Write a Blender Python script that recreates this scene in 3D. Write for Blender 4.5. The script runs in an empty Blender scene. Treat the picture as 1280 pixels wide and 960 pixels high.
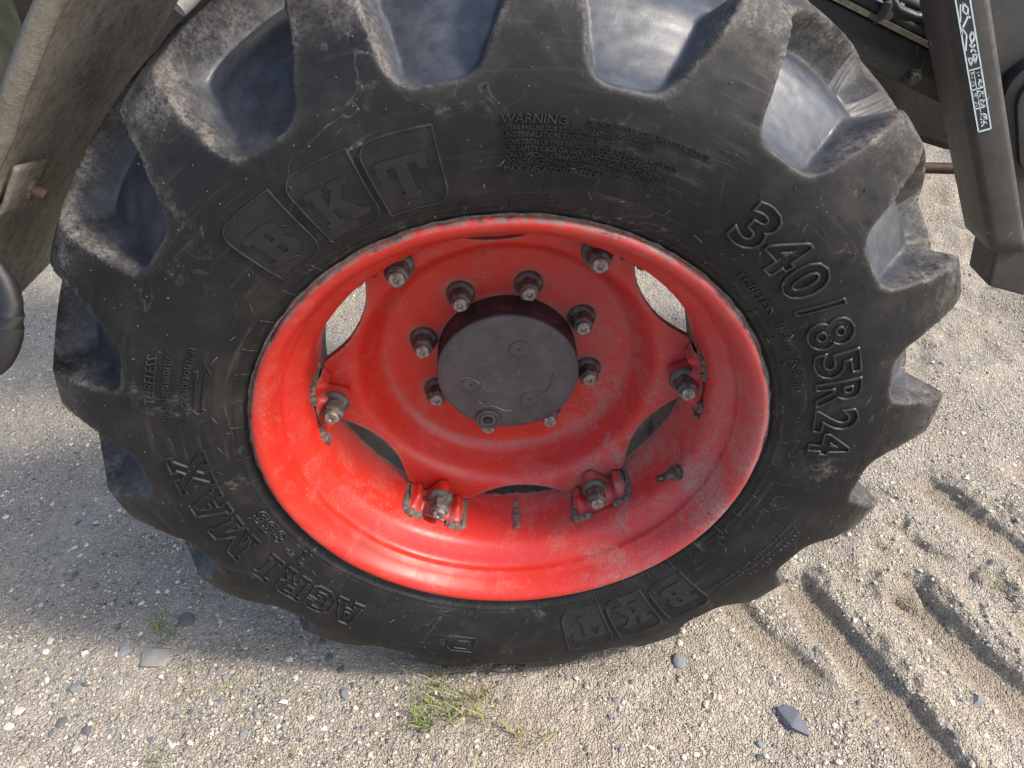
import bpy, bmesh, math, random
import numpy as np
from mathutils import Vector, Matrix, Quaternion
R_ = math.radians
rng = np.random.default_rng(7)
random.seed(7)
scene = bpy.context.scene
col = scene.collection

# ------------------------------------------------------------------ camera, sky, sun, exposure
HUB = 0.56                                    # hub height above the ground
cam_d = bpy.data.cameras.new('camera'); cam = bpy.data.objects.new('camera', cam_d); col.objects.link(cam)
cam.location = (-0.0213, -0.7263, HUB + 0.7038)
cam.rotation_euler = (R_(90 - 39.36), 0, R_(-1.77))
cam_d.sensor_width = 36; cam_d.lens = 36 * 962 / 1280; cam_d.clip_start = 0.02; cam_d.clip_end = 2000
scene.camera = cam
SUN_EL, SUN_AZ = R_(46), R_(17)               # azimuth measured from +x towards the camera side (-y)
sv = Vector((math.cos(SUN_EL) * math.cos(SUN_AZ), -math.cos(SUN_EL) * math.sin(SUN_AZ), math.sin(SUN_EL)))
world = bpy.data.worlds.new('World'); scene.world = world; world.use_nodes = True
wn = world.node_tree.nodes; wl = world.node_tree.links
sky = wn.new('ShaderNodeTexSky'); sky.sky_type = 'NISHITA'; sky.sun_disc = False
sky.sun_elevation = SUN_EL; sky.sun_rotation = math.atan2(sv.x, sv.y)
sky.dust_density = 2.8; sky.air_density = 1.0
wl.new(sky.outputs[0], wn['Background'].inputs[0]); wn['Background'].inputs[1].default_value = 0.15
sun_d = bpy.data.lights.new('sun', 'SUN'); sun_d.energy = 2.0; sun_d.angle = R_(7); sun_d.color = (1, 0.94, 0.85)
sun = bpy.data.objects.new('sun', sun_d); col.objects.link(sun); sun.location = sv * 20
sun.rotation_euler = (-sv).to_track_quat('-Z', 'Y').to_euler()
vs = scene.view_settings; vs.view_transform = 'Standard'; vs.look = 'None'; vs.gamma = 1; vs.use_curve_mapping = False
vs.exposure = 1.12
scene.cycles.max_bounces = 5; scene.cycles.diffuse_bounces = 3; scene.cycles.glossy_bounces = 3

# ------------------------------------------------------------------ helpers
def tag(o, label=None, cat=None, group=None, kind=None):
    if label: o['label'] = label
    if cat: o['category'] = cat
    if group: o['group'] = group
    if kind: o['kind'] = kind
    return o
def empty(name, loc, parent=None):
    o = bpy.data.objects.new(name, None); col.objects.link(o); o.location = loc; o.empty_display_size = .1
    if parent: o.parent = parent
    return o
def link(name, me, mat=None, parent=None):
    o = bpy.data.objects.new(name, me); col.objects.link(o)
    if mat is not None and not me.materials: me.materials.append(mat)
    if parent: o.parent = parent
    return o
def np_mesh(name, V, Fq, smooth=True):
    """V (n,3); Fq (m,k) all faces of the same size"""
    me = bpy.data.meshes.new(name); V = np.ascontiguousarray(V, np.float32); Fq = np.ascontiguousarray(Fq, np.int32)
    k = Fq.shape[1]
    me.vertices.add(len(V)); me.vertices.foreach_set('co', V.ravel())
    me.loops.add(Fq.size); me.loops.foreach_set('vertex_index', Fq.ravel())
    me.polygons.add(len(Fq)); me.polygons.foreach_set('loop_start', np.arange(0, Fq.size, k, dtype=np.int32))
    me.polygons.foreach_set('use_smooth', np.full(len(Fq), smooth))
    me.update(calc_edges=True)
    return me
def attr(me, name, a):
    at = me.attributes.new(name, 'FLOAT', 'POINT'); at.data.foreach_set('value', np.ascontiguousarray(a, np.float32))
def bm_obj(name, bm, mat, parent=None, smooth=False, bevel=0, angle=40):
    me = bpy.data.meshes.new(name)
    bmesh.ops.recalc_face_normals(bm, faces=bm.faces)
    if bevel:
        bmesh.ops.bevel(bm, geom=[e for e in bm.edges if len(e.link_faces) == 2 and e.calc_face_angle(0) > .5], offset=bevel, segments=2, affect='EDGES', profile=.6)
    if smooth:
        for f in bm.faces: f.smooth = True
        for e in bm.edges:
            if len(e.link_faces) == 2 and e.calc_face_angle(0) > R_(angle): e.smooth = False
    bm.to_mesh(me); bm.free()
    return link(name, me, mat, parent)
def prism(bm, poly, axis_vec):
    """poly: list of 3D points; extruded by axis_vec"""
    a = [bm.verts.new(p) for p in poly]; b = [bm.verts.new(Vector(p) + Vector(axis_vec)) for p in poly]
    bm.faces.new(a); bm.faces.new(b[::-1]); n = len(a)
    for i in range(n): bm.faces.new((a[i], b[i], b[(i + 1) % n], a[(i + 1) % n]))
def lathe_y(bm, prof, n=48, c=(0, 0, 0), phase=0.0):
    """prof: list of (r, y); revolved about the y axis through c"""
    rows = []
    for r, y in prof:
        if r < 1e-6: rows.append([bm.verts.new((c[0], c[1] + y, c[2]))] * n)
        else: rows.append([bm.verts.new((c[0] + r * math.cos(phase + 2 * math.pi * i / n), c[1] + y, c[2] + r * math.sin(phase + 2 * math.pi * i / n))) for i in range(n)])
    for a, b in zip(rows, rows[1:]):
        for i in range(n):
            q = []
            for v in (a[i], b[i], b[(i + 1) % n], a[(i + 1) % n]):
                if v not in q: q.append(v)
            if len(q) > 2: bm.faces.new(q)
def tube(bm, pts, rad, n=10, closed=False):
    pts = [Vector(p) for p in pts]; m = len(pts); rows = []
    up = Vector((0.13, 0.31, 0.94))
    for i, p in enumerate(pts):
        t = (pts[(i + 1) % m] - pts[i - 1]) if closed else (pts[min(i + 1, m - 1)] - pts[max(i - 1, 0)])
        t.normalize(); a = t.cross(up); a.normalize(); b = t.cross(a)
        r = rad[i] if hasattr(rad, '__len__') else rad
        rows.append([bm.verts.new(p + a * r * math.cos(2 * math.pi * k / n) + b * r * math.sin(2 * math.pi * k / n)) for k in range(n)])
    for i in range(m if closed else m - 1):
        a, b = rows[i], rows[(i + 1) % m]
        for k in range(n): bm.faces.new((a[k], b[k], b[(k + 1) % n], a[(k + 1) % n]))
    if not closed: bm.faces.new(rows[0]); bm.faces.new(rows[-1][::-1])
def catmull(P, n):
    P = np.asarray(P, float); Q = np.vstack([2 * P[0] - P[1], P, 2 * P[-1] - P[-2]])
    t = np.linspace(0, len(P) - 1 - 1e-9, n); i = t.astype(int); f = (t - i)[:, None]
    a, b, c, d = Q[i], Q[i + 1], Q[i + 2], Q[i + 3]
    return .5 * (2 * b + (c - a) * f + (2 * a - 5 * b + 4 * c - d) * f ** 2 + (3 * b - a - 3 * c + d) * f ** 3)
def sstep(a, b, x):
    t = np.clip((x - a) / (b - a), 0, 1); return t * t * (3 - 2 * t)
def smax(a, b, k):
    h = np.clip(.5 + .5 * (a - b) / k, 0, 1); return b * (1 - h) + a * h + k * h * (1 - h)
_G = [np.random.default_rng(100 + i).random((256, 256)) for i in range(8)]
def vnoise(x, y, s, seed=0):
    g = _G[seed % 8]; x = x * s + seed * 17.3; y = y * s + seed * 5.7
    xi = np.floor(x).astype(int); yi = np.floor(y).astype(int); fx = x - xi; fy = y - yi
    fx = fx * fx * (3 - 2 * fx); fy = fy * fy * (3 - 2 * fy)
    a = g[xi % 256, yi % 256]; b = g[(xi + 1) % 256, yi % 256]; c = g[xi % 256, (yi + 1) % 256]; d = g[(xi + 1) % 256, (yi + 1) % 256]
    return (a * (1 - fx) + b * fx) * (1 - fy) + (c * (1 - fx) + d * fx) * fy - .5

# ------------------------------------------------------------------ materials
class NT:
    def __init__(s, name):
        s.m = bpy.data.materials.new(name); s.m.use_nodes = True; s.t = s.m.node_tree; s.n = s.t.nodes; s.b = s.n['Principled BSDF']
        s.co = s.n.new('ShaderNodeTexCoord').outputs['Object']
    def L(s, a, b): s.t.links.new(a, b)
    def _in(s, sock, v):
        if isinstance(v, bpy.types.NodeSocket): s.L(v, sock)
        else: sock.default_value = v
    def noise(s, scale, detail=4, rough=.6, dist=0, vec=None):
        n = s.n.new('ShaderNodeTexNoise'); n.inputs['Scale'].default_value = scale; n.inputs['Detail'].default_value = detail
        n.inputs['Roughness'].default_value = rough; n.inputs['Distortion'].default_value = dist; s.L(vec or s.co, n.inputs['Vector']); return n.outputs[0]
    def vor(s, scale, feature='F1', out='Distance', vec=None, rand=1):
        n = s.n.new('ShaderNodeTexVoronoi'); n.feature = feature; n.inputs['Scale'].default_value = scale; n.inputs['Randomness'].default_value = rand
        s.L(vec or s.co, n.inputs['Vector']); return n.outputs[out]
    def ramp(s, v, stops, interp='LINEAR'):
        n = s.n.new('ShaderNodeValToRGB'); n.color_ramp.interpolation = interp; e = n.color_ramp.elements
        while len(e) < len(stops): e.new(.5)
        for k, (p, c) in zip(e, stops):
            k.position = p; k.color = (*c, 1) if hasattr(c, '__len__') else (c, c, c, 1)
        s.L(v, n.inputs[0]); return n.outputs[0]
    def mr(s, v, a, b, c=0, d=1):
        n = s.n.new('ShaderNodeMapRange'); s._in(n.inputs[0], v)
        for i, q in enumerate((a, b, c, d)): n.inputs[i + 1].default_value = q
        return n.outputs[0]
    def math(s, op, a, b=None):
        n = s.n.new('ShaderNodeMath'); n.operation = op; s._in(n.inputs[0], a)
        if b is not None: s._in(n.inputs[1], b)
        return n.outputs[0]
    def mix(s, f, a, b, mode='MIX'):
        n = s.n.new('ShaderNodeMix'); n.data_type = 'RGBA'; n.blend_type = mode; s._in(n.inputs[0], f)
        for i, v in ((6, a), (7, b)):
            if isinstance(v, bpy.types.NodeSocket): s.L(v, n.inputs[i])
            else: n.inputs[i].default_value = (*v, 1)
        return n.outputs[2]
    def attr(s, name, out='Fac'):
        n = s.n.new('ShaderNodeAttribute'); n.attribute_name = name; return n.outputs[out]
    def mapping(s, scale=(1, 1, 1), rot=(0, 0, 0), loc=(0, 0, 0)):
        n = s.n.new('ShaderNodeMapping'); n.inputs['Scale'].default_value = scale; n.inputs['Rotation'].default_value = rot; n.inputs['Location'].default_value = loc
        s.L(s.co, n.inputs[0]); return n.outputs[0]
    def xyz(s):
        n = s.n.new('ShaderNodeSeparateXYZ'); s.L(s.co, n.inputs[0]); return n.outputs
    def bump(s, h, strength=.3, dist=.002, prev=None):
        n = s.n.new('ShaderNodeBump'); n.inputs['Strength'].default_value = strength; n.inputs['Distance'].default_value = dist
        s.L(h, n.inputs['Height'])
        if prev: s.L(prev, n.inputs['Normal'])
        return n.outputs[0]
    def out(s, c=None, rough=None, normal=None, metal=None, spec=None, coat=None):
        for k, v in (('Base Color', c), ('Roughness', rough), ('Normal', normal), ('Metallic', metal), ('Specular IOR Level', spec), ('Coat Weight', coat)):
            if v is None: continue
            if k == 'Base Color' and not isinstance(v, bpy.types.NodeSocket): s.b.inputs[k].default_value = (*v, 1)
            else: s._in(s.b.inputs[k], v)
        return s.m

def m_rubber():
    s = NT('tyre_rubber')
    big = s.noise(5, 5, .6); fine = s.noise(120, 5, .65); mid = s.noise(28, 5, .65, .3)
    base = s.mix(s.mr(big, .35, .7), (.0075, .0075, .0078), (.0135, .0130, .0125))
    # thin dried water and dust scratches over the sidewall
    ln = s.noise(6.5, 3, .5, 1.2); l1 = s.math('SUBTRACT', 1, s.mr(s.math('ABSOLUTE', s.math('SUBTRACT', ln, .5)), .0, .0045))
    l1 = s.math('MULTIPLY', l1, s.mr(s.noise(4.1, 3, .6), .50, .58))
    scr = s.noise(60, 2, .5, 2.2, s.mapping((1, 1, .16), (0, .7, 0))); l2 = s.math('MULTIPLY', s.mr(scr, .67, .74), s.mr(s.noise(7, 3), .5, .62))
    lines = s.math('MINIMUM', s.math('ADD', l1, s.math('MULTIPLY', l2, .8)), 1)
    lines = s.math('MULTIPLY', lines, s.mr(fine, .35, .6))
    c = s.mix(s.math('MULTIPLY', lines, .32), base, (.24, .22, .20))
    smu = s.math('MULTIPLY', s.mr(s.noise(13, 7, .78, .4), .58, .72), s.mr(s.noise(90, 5, .8, .5), .42, .6))
    c = s.mix(s.math('MULTIPLY', smu, .5), c, (.26, .235, .205))
    # rubbed, dusty lug faces and edges
    w = s.attr('wear'); wn_ = s.math('MULTIPLY', s.math('MULTIPLY', w, s.mr(s.noise(30, 9, .82), .38, .56)), s.mr(s.noise(240, 4, .8), .36, .56, .25, 1))
    streak = s.noise(95, 6, .8, .8, s.mapping((1, .22, 1)))
    dcol = s.mix(s.mr(mid, .4, .62), (.13, .106, .085), (.32, .292, .262))
    c = s.mix(s.math('MULTIPLY', wn_, s.mr(streak, .3, .65, .25, .80)), c, dcol)
    # scuffs that follow the rotation and a faint brown dust film
    x, y, z = s.xyz(); rad = s.math('SQRT', s.math('ADD', s.math('MULTIPLY', x, x), s.math('MULTIPLY', z, z))); an = s.math('ARCTAN2', z, x)
    cv = s.n.new('ShaderNodeCombineXYZ'); s.L(s.math('MULTIPLY', rad, 150), cv.inputs[0]); s.L(s.math('MULTIPLY', an, 3.2), cv.inputs[1]); s.L(s.math('MULTIPLY', y, 60), cv.inputs[2])
    sc = s.math('MULTIPLY', s.mr(s.noise(1, 5, .75, .3, cv.outputs[0]), .55, .70), s.mr(s.noise(6, 4, .7), .45, .66))
    c = s.mix(s.math('MULTIPLY', sc, .38), c, (.17, .15, .13))
    c = s.mix(s.mr(s.noise(16, 6, .7), .48, .75, 0, .10), c, (.20, .18, .16))
    specks = s.math('MULTIPLY', s.math('SUBTRACT', 1, s.mr(s.vor(95), .04, .10)), s.mr(s.noise(9, 2), .52, .6))
    c = s.mix(s.math('MULTIPLY', specks, .6), c, (.34, .31, .28))
    p = s.attr('pocket'); c = s.mix(s.math('MULTIPLY', p, s.mr(s.noise(11, 5, .7), .3, .62, .35, .95)), c, s.mix(s.mr(s.noise(34, 6, .75), .4, .65), (.032, .038, .050), (.075, .081, .092)))  # blue-grey pocket floors: sky reflection put into the base colour
    rough = s.math('ADD', s.mr(mid, .3, .7, .52, .66), s.math('MULTIPLY', p, -.20))
    rough = s.math('ADD', rough, s.math('MULTIPLY', wn_, .25))
    nb = s.bump(fine, .12, .0012); nb = s.bump(mid, .12, .004, nb)
    return s.out(c, rough, nb, spec=s.mr(p, 0, 1, .30, .65))
def m_letter_rubber():
    s = NT('moulded_rubber'); f = s.noise(150, 4)
    c = s.mix(s.mr(s.noise(40, 5), .45, .7), (.016, .016, .0165), (.046, .043, .040))
    return s.out(c, .46, s.bump(f, .1, .001), spec=.5)
def m_hair():
    s = NT('rubber_flash'); c = s.mix(s.mr(s.noise(20, 3), .4, .6), (.020, .019, .018), (.085, .08, .074)); return s.out(c, .8)
def m_red(name, disc=False):
    s = NT(name); x, y, z = s.xyz()
    big = s.noise(7, 5, .6); mid = s.noise(30, 6, .7); fine = s.noise(170, 5, .7)
    red = s.mix(s.mr(big, .35, .65), (.53, .024, .011), (.45, .018, .011))
    # paler, pinkish red towards the right: the skylit side painted into the colour
    fade = s.math('ADD', s.mr(x, -.05, .32), s.math('MULTIPLY', s.mr(s.noise(4, 4), .35, .65), .5))
    fade = s.mr(fade, .45, 1.25, 0, .75)
    c = s.mix(fade, red, (.40, .055, .060))
    # grey grit stuck on the front lower part
    dz = s.math('MULTIPLY', s.mr(x, -.02, .22), s.mr(z, .16, -.10))
    gr = s.math('MULTIPLY', s.math('MULTIPLY', dz, s.mr(s.noise(11, 6, .7, .8), .47, .60)), s.mr(s.noise(260, 3, .8), .38, .56))
    gr = s.math('ADD', gr, s.math('MULTIPLY', s.mr(s.noise(330, 2), .62, .70), s.mr(s.math('ADD', s.noise(9, 4), s.math('MULTIPLY', dz, .3)), .52, .75)))
    c = s.mix(s.math('MINIMUM', s.math('MULTIPLY', gr, .85), .9), c, s.mix(fine, (.17, .12, .10), (.37, .32, .28)))
    # chips and rust specks
    ch = s.math('MULTIPLY', s.math('SUBTRACT', 1, s.mr(s.vor(46, vec=s.mapping((1, .5, 1))), .04, .10)), s.mr(s.noise(13, 5, .7), .535, .585))
    c = s.mix(s.math('MULTIPLY', ch, .9), c, (.045, .026, .017))
    dash = s.math('MULTIPLY', s.mr(s.noise(34, 5, .7, 1.0, s.mapping((1, .6, .35), (0, .5, 0))), .665, .69), s.mr(s.noise(8, 4, .6), .46, .54)); c = s.mix(s.math('MULTIPLY', dash, .8), c, (.075, .048, .036))
    edge = s.math('MULTIPLY', s.attr('grime_tone'), s.mr(s.noise(70, 5, .75), .36, .58))
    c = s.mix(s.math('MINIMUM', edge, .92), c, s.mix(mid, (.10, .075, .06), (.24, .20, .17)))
    c = s.mix(s.mr(s.math('ADD', s.attr('grime_tone'), s.mr(s.noise(40, 4), .3, .7, -.5, .5)), .9, 1.3), c, s.mix(mid, (.020, .012, .010), (.055, .035, .028)))  # highest mask values turn the red near black
    film = s.math('MULTIPLY', s.mr(s.noise(18, 7, .8, .6), .50, .68), s.mr(s.noise(200, 4, .8), .34, .6)); c = s.mix(s.math('MULTIPLY', film, .42), c, (.30, .19, .16))
    rough = s.math('ADD', s.mr(mid, .3, .7, .34, .48), s.math('MULTIPLY', fade, .22))
    rough = s.math('MINIMUM', s.math('ADD', rough, s.math('MULTIPLY', gr, .4)), .95)
    nb = s.bump(s.math('ADD', s.math('MULTIPLY', gr, 1.0), s.math('MULTIPLY', fine, .15)), .25, .0015); nb = s.bump(s.noise(22, 2), .08, .006, nb)
    return s.out(c, rough, nb, spec=.5)
def m_weld():
    s = NT('weld_rust'); f = s.noise(140, 5, .75)
    c = s.ramp(f, [(.3, (.045, .032, .022)), (.5, (.13, .10, .08)), (.7, (.24, .20, .17))]); return s.out(c, .9, s.bump(f, .8, .003))
def m_nut():
    s = NT('dirty_steel'); f = s.noise(90, 5, .7); g = s.noise(25, 3)
    c = s.ramp(f, [(.32, (.028, .020, .015)), (.5, (.10, .085, .070)), (.68, (.20, .18, .155))])
    return s.out(c, s.mr(f, .3, .7, .45, .8), s.bump(f, .5, .0015), metal=.35)
def m_stud():
    s = NT('stud_end_steel'); f = s.noise(110, 4, .7); c = s.ramp(f, [(.35, (.09, .07, .055)), (.6, (.34, .31, .27))]); return s.out(c, .5, s.bump(f, .4, .001), metal=.5)
def m_hub():
    s = NT('hub_black_paint'); f = s.noise(130, 5, .7); g = s.noise(14, 5, .65); x, y, z = s.xyz()
    c = s.mix(s.mr(g, .38, .62), (.050, .048, .048), (.078, .075, .073))
    scr = s.noise(70, 2, .5, 1.5, s.mapping((1, 1, .2), (0, -.5, 0)))
    c = s.mix(s.math('MULTIPLY', s.mr(scr, .70, .76), s.mr(s.noise(20, 3), .52, .6)), c, (.26, .25, .24))
    sp = s.math('MULTIPLY', s.math('SUBTRACT', 1, s.mr(s.vor(150), .05, .14)), s.mr(s.noise(30, 3), .56, .64))
    c = s.mix(s.math('MULTIPLY', sp, .7), c, (.30, .28, .26))
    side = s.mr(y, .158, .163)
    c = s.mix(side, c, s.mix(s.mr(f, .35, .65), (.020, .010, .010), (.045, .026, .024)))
    return s.out(s.mix(s.mr(s.noise(45, 7, .8), .5, .7, 0, .35), c, (.17, .155, .14)), s.mr(f, .3, .7, .48, .70), s.bump(s.noise(60, 6, .8), .45, .0022, s.bump(f, .3, .0012)))
def m_plain(name, a, b, scale=20, r=(.45, .7), bump=.2, metal=0):
    s = NT(name); f = s.noise(scale, 6, .7); g = s.noise(scale * 6, 4, .7)
    c = s.mix(s.mr(f, .36, .64), a, b); return s.out(c, s.mr(g, .3, .7, *r), s.bump(g, bump, .0015), metal=metal)
def m_arm():
    s = NT('loader_paint'); f = s.noise(12, 6, .7); g = s.noise(90, 5, .75)
    c = s.mix(s.mr(f, .36, .66), (.030, .029, .026), (.050, .047, .042))
    rb = s.math('MULTIPLY', s.attr('grime_tone'), s.mr(s.noise(30, 6, .75), .36, .6))
    c = s.mix(rb, c, s.mix(s.mr(g, .4, .6), (.046, .038, .033), (.085, .072, .064)))
    st = s.noise(130, 3, .6, .8, s.mapping((1, 1, .35), (0, .6, 0)))
    c = s.mix(s.math('MULTIPLY', s.mr(st, .66, .72), s.mr(s.noise(16, 3), .46, .6)), c, (.30, .28, .27))
    return s.out(c, s.mr(g, .3, .7, .45, .65), s.bump(g, .25, .0015))
def m_mud():
    s = NT('dusty_plastic'); a = s.noise(9, 7, .72); g = s.noise(60, 6, .8); st = s.noise(26, 5, .7, .4, s.mapping((1.6, 1.2, .22)))
    sp = s.noise(210, 4, .8)
    c = s.mix(s.mr(a, .34, .62), (.16, .14, .115), (.38, .335, .28))
    c = s.mix(s.mr(st, .46, .66, 0, .75), c, (.36, .32, .27))
    sq = s.noise(95, 6, .85)
    c = s.mix(s.mr(sq, .53, .66, 0, .5), c, (.50, .465, .41)); c = s.mix(s.mr(sq, .46, .36, 0, .6), c, (.055, .048, .042))
    d = s.attr('grime_tone'); c = s.mix(s.math('MULTIPLY', d, .8), c, s.mix(g, (.13, .115, .085), (.22, .195, .15)))
    return s.out(c, .92, s.bump(s.math('ADD', g, s.math('MULTIPLY', sq, .8)), .9, .005), spec=.2)
def m_ground():
    s = NT('sandy_gravel')
    a = s.noise(2.2, 5, .6); b = s.noise(14, 6, .7); c2 = s.noise(70, 4, .7)
    sand = s.mix(s.mr(b, .34, .66), (.39, .335, .265), (.53, .47, .385))
    sand = s.mix(s.mr(a, .42, .66, 0, .65), sand, (.44, .36, .265))
    def grains(scale, stops, lo, hi):
        n = s.n.new('ShaderNodeTexVoronoi'); n.inputs['Scale'].default_value = scale; s.L(s.co, n.inputs['Vector'])
        sp = s.n.new('ShaderNodeSeparateColor'); s.L(n.outputs['Color'], sp.inputs[0])
        return s.ramp(sp.outputs[0], stops, 'CONSTANT'), s.math('SUBTRACT', 1, s.mr(n.outputs['Distance'], lo, hi)), sp.outputs[1]
    pal = [(0, (.60, .535, .44)), (.20, (.45, .385, .295)), (.42, (.68, .625, .54)), (.55, (.35, .29, .22)), (.66, (.17, .165, .16)), (.77, (.51, .44, .335)), (.90, (.74, .70, .63)), (.95, (.09, .10, .12))]
    g1, d1, r1 = grains(270, pal, .30, .62); g2, d2, r2 = grains(125, pal, .30, .55)
    pat = s.mr(s.math('ADD', s.noise(3.6, 5, .65), s.math('MULTIPLY', s.noise(22, 4, .7), .35)), .56, .82, 1, .22)      # gravelly and finer, sandy patches
    c = s.mix(s.math('MULTIPLY', s.math('MULTIPLY', d1, .80), pat), s.mix(s.math('MULTIPLY', pat, .55), sand, (.18, .15, .115)), s.mix(.22, g1, sand))
    k2 = s.math('MULTIPLY', s.math('MULTIPLY', d2, s.mr(r2, .58, .60)), pat); c = s.mix(k2, c, g2)
    # damp, finer soil pressed inside the tracks
    tr = s.attr('track'); c = s.mix(s.math('MULTIPLY', tr, s.mr(b, .3, .6, .15, .75)), c, s.mix(c2, (.25, .195, .135), (.36, .295, .215)))
    cl = s.attr('clump'); c = s.mix(s.math('MULTIPLY', cl, .3), c, s.mix(c2, (.13, .115, .10), (.26, .235, .21)))
    h = s.math('ADD', s.math('MULTIPLY', d1, .5), s.math('ADD', s.math('MULTIPLY', k2, .9), s.math('MULTIPLY', c2, .6)))
    return s.out(c, .95, s.bump(h, 1.0, .006), spec=.25)
def m_stone():
    s = NT('stone'); oi = s.n.new('ShaderNodeObjectInfo'); f = s.noise(120, 5, .7); g = s.noise(45, 4, .6, .8)
    c = s.mix(s.mr(g, .35, .65), oi.outputs['Color'], (.30, .29, .28)); c = s.mix(.68, c, oi.outputs['Color'])
    c = s.mix(s.mr(f, .55, .7, 0, .22), c, (.50, .47, .43))
    c = s.mix(s.mr(s.noise(60, 6, .8), .5, .68, 0, .45), c, (.40, .35, .28))
    return s.out(c, .75, s.bump(f, .5, .002))
def m_gravel():
    s = NT('loose_gravel'); f = s.noise(300, 3); c = s.mix(s.mr(f, .4, .7, 0, .35), s.attr('tint', 'Color'), (.55, .51, .45)); return s.out(c, .88)
def m_grass():
    s = NT('grass_blade'); c = s.ramp(s.attr('tone'), [(0, (.09, .14, .025)), (.45, (.20, .24, .05)), (.75, (.36, .32, .12)), (1, (.42, .27, .14))])
    m = s.out(c, .6); s.b.inputs['Subsurface Weight'].default_value = 0; return m

RUB, LET, HAIR = m_rubber(), m_letter_rubber(), m_hair()
LETF = m_plain('badge_rubber', (.0085, .0085, .009), (.015, .0145, .014), 35, (.5, .62), .15)
RED, WELD, NUT, STUD, HUBM = m_red('red_wheel_paint'), m_weld(), m_nut(), m_stud(), m_hub()
ARM, MUD, GROUND, STONE, GRAVEL, GRASS = m_arm(), m_mud(), m_ground(), m_stone(), m_gravel(), m_grass()
BLACKR = m_plain('black_rubber', (.012, .012, .013), (.022, .021, .021), 30, (.35, .55))
HOSE = m_plain('hose_rubber', (.030, .030, .030), (.085, .080, .072), 40, (.5, .75), .4)
DARK = m_plain('dark_machine_paint', (.018, .016, .015), (.045, .037, .031), 14, (.55, .8), .4)
RUST = m_plain('rusty_axle_paint', (.030, .016, .012), (.075, .040, .028), 18, (.6, .85), .5)
GREY = m_plain('dusty_grey_metal', (.20, .19, .17), (.36, .34, .31), 25, (.5, .75), .4)
OLIVE = m_plain('dull_green_paint', (.030, .033, .026), (.060, .063, .050), 12, (.5, .75), .2)
STRIP = m_plain('dusty_yellow_edge', (.075, .070, .048), (.20, .185, .135), 60, (.7, .9), .5)
RUSTB = m_plain('rusty_bolt_steel', (.060, .038, .025), (.19, .135, .095), 120, (.7, .9), .6)
DECAL_D = m_plain('decal_dark_film', (.018, .019, .022), (.030, .032, .036), 30, (.3, .45), .1)
DECAL_W = m_plain('decal_pale_print', (.42, .50, .50), (.62, .68, .68), 60, (.4, .6), .1)

# ------------------------------------------------------------------ ground
def ground_h(x, y):
    h = .010 * vnoise(x, y, 1.3, 0) + .006 * vnoise(x, y, 5, 1) + .0035 * vnoise(x, y, 17, 2) + .0028 * vnoise(x, y, 52, 3) + .0024 * vnoise(x, y, 120, 4) + .0022 * vnoise(x, y, 230, 6)
    track = np.zeros_like(x); clump = np.zeros_like(x)
    # bars pressed by the tyre's lugs to the front of the wheel: slanting steps with a crumbling lip
    wob = .014 * vnoise(x, y, 7, 5) + .006 * vnoise(x, y, 45, 6)
    for (x0, y0, x1, y1, wd, dp) in ((.430, .165, .565, -.040, .065, .015), (.585, .200, .760, -.240, .095, .026), (.790, .190, .960, -.190, .095, .028), (1.0, .10, 1.10, -.19, .09, .024),
                                     (.790, .385, .880, .215, .020, .006), (.960, .46, 1.16, .06, .08, .024), (1.20, .50, 1.36, .12, .09, .024)):
        dx, dy = x1 - x0, y1 - y0; Ln = math.hypot(dx, dy); dx /= Ln; dy /= Ln
        a = (x - x0) * dx + (y - y0) * dy; b = (x - x0) * (-dy) + (y - y0) * dx + wob      # b > 0: up-right side
        along = sstep(-.02, .03, a) * (1 - sstep(Ln - .05, Ln + .02, a))
        bn = b + .010 * vnoise(x, y, 22, 4)
        pit = sstep(-wd, -.55 * wd, bn) * (1 - sstep(-.004, .007, b)) * along
        lip = np.exp(-((b - .030) / .028) ** 2) * along
        h = h * (1 - .45 * pit) - .62 * dp * pit * (1 + .25 * vnoise(x, y, 12, 3)); h += dp * lip * (.36 + .7 * vnoise(x, y, 14, 7) + .5 * np.abs(vnoise(x, y, 34, 2)) + .35 * vnoise(x, y, 80, 1))
        track = np.maximum(track, pit); 
    # broken crust clods
    reg = sstep(.60, .75, x) * (1 - sstep(1.6, 2.0, x)) * sstep(.0, .12, y) * (1 - sstep(.36, .50, y))
    cl = vnoise(x, y, 11, 2) + .5 * vnoise(x, y, 26, 5); h += reg * (.009 * sstep(.00, .030, cl) + .006 * sstep(.12, .15, cl) + .007 * vnoise(x, y, 60, 3) * sstep(.0, .05, cl)); clump = reg * np.exp(-((cl + .01) / .035) ** 2)
    far = sstep(.55, .9, x) * sstep(.7, .9, y)
    h += far * (.026 * np.sin((x * .25 + y) * 30 + 6 * vnoise(x, y, 2, 4)) * (.55 + vnoise(x, y, 3, 1)) + .030 * vnoise(x, y, 9, 0) + .016 * vnoise(x, y, 24, 3))
    # soil pushed up around the tyre's foot
    ft = np.exp(-(x / .26) ** 2) * np.exp(-((y + .000) / .035) ** 2); h += (.009 + .008 * vnoise(x, y, 40, 2)) * ft
    ins = np.exp(-(x / .30) ** 4) * np.exp(-((y - .165) / .13) ** 4); h = h * (1 - ins) - .004 * ins
    return h, np.clip(track, 0, 1), np.clip(clump, 0, 1)
def axis(lo, hi, step, far):
    c = np.arange(lo, hi, step); out = [c[-1]]; s = step
    while out[-1] < far: s *= 1.22; out.append(out[-1] + s)
    low = [c[0]]; s = step
    while low[-1] > -far: s *= 1.22; low.append(low[-1] - s)
    return np.concatenate([np.array(low[:0:-1]), c, np.array(out[1:])])
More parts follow.
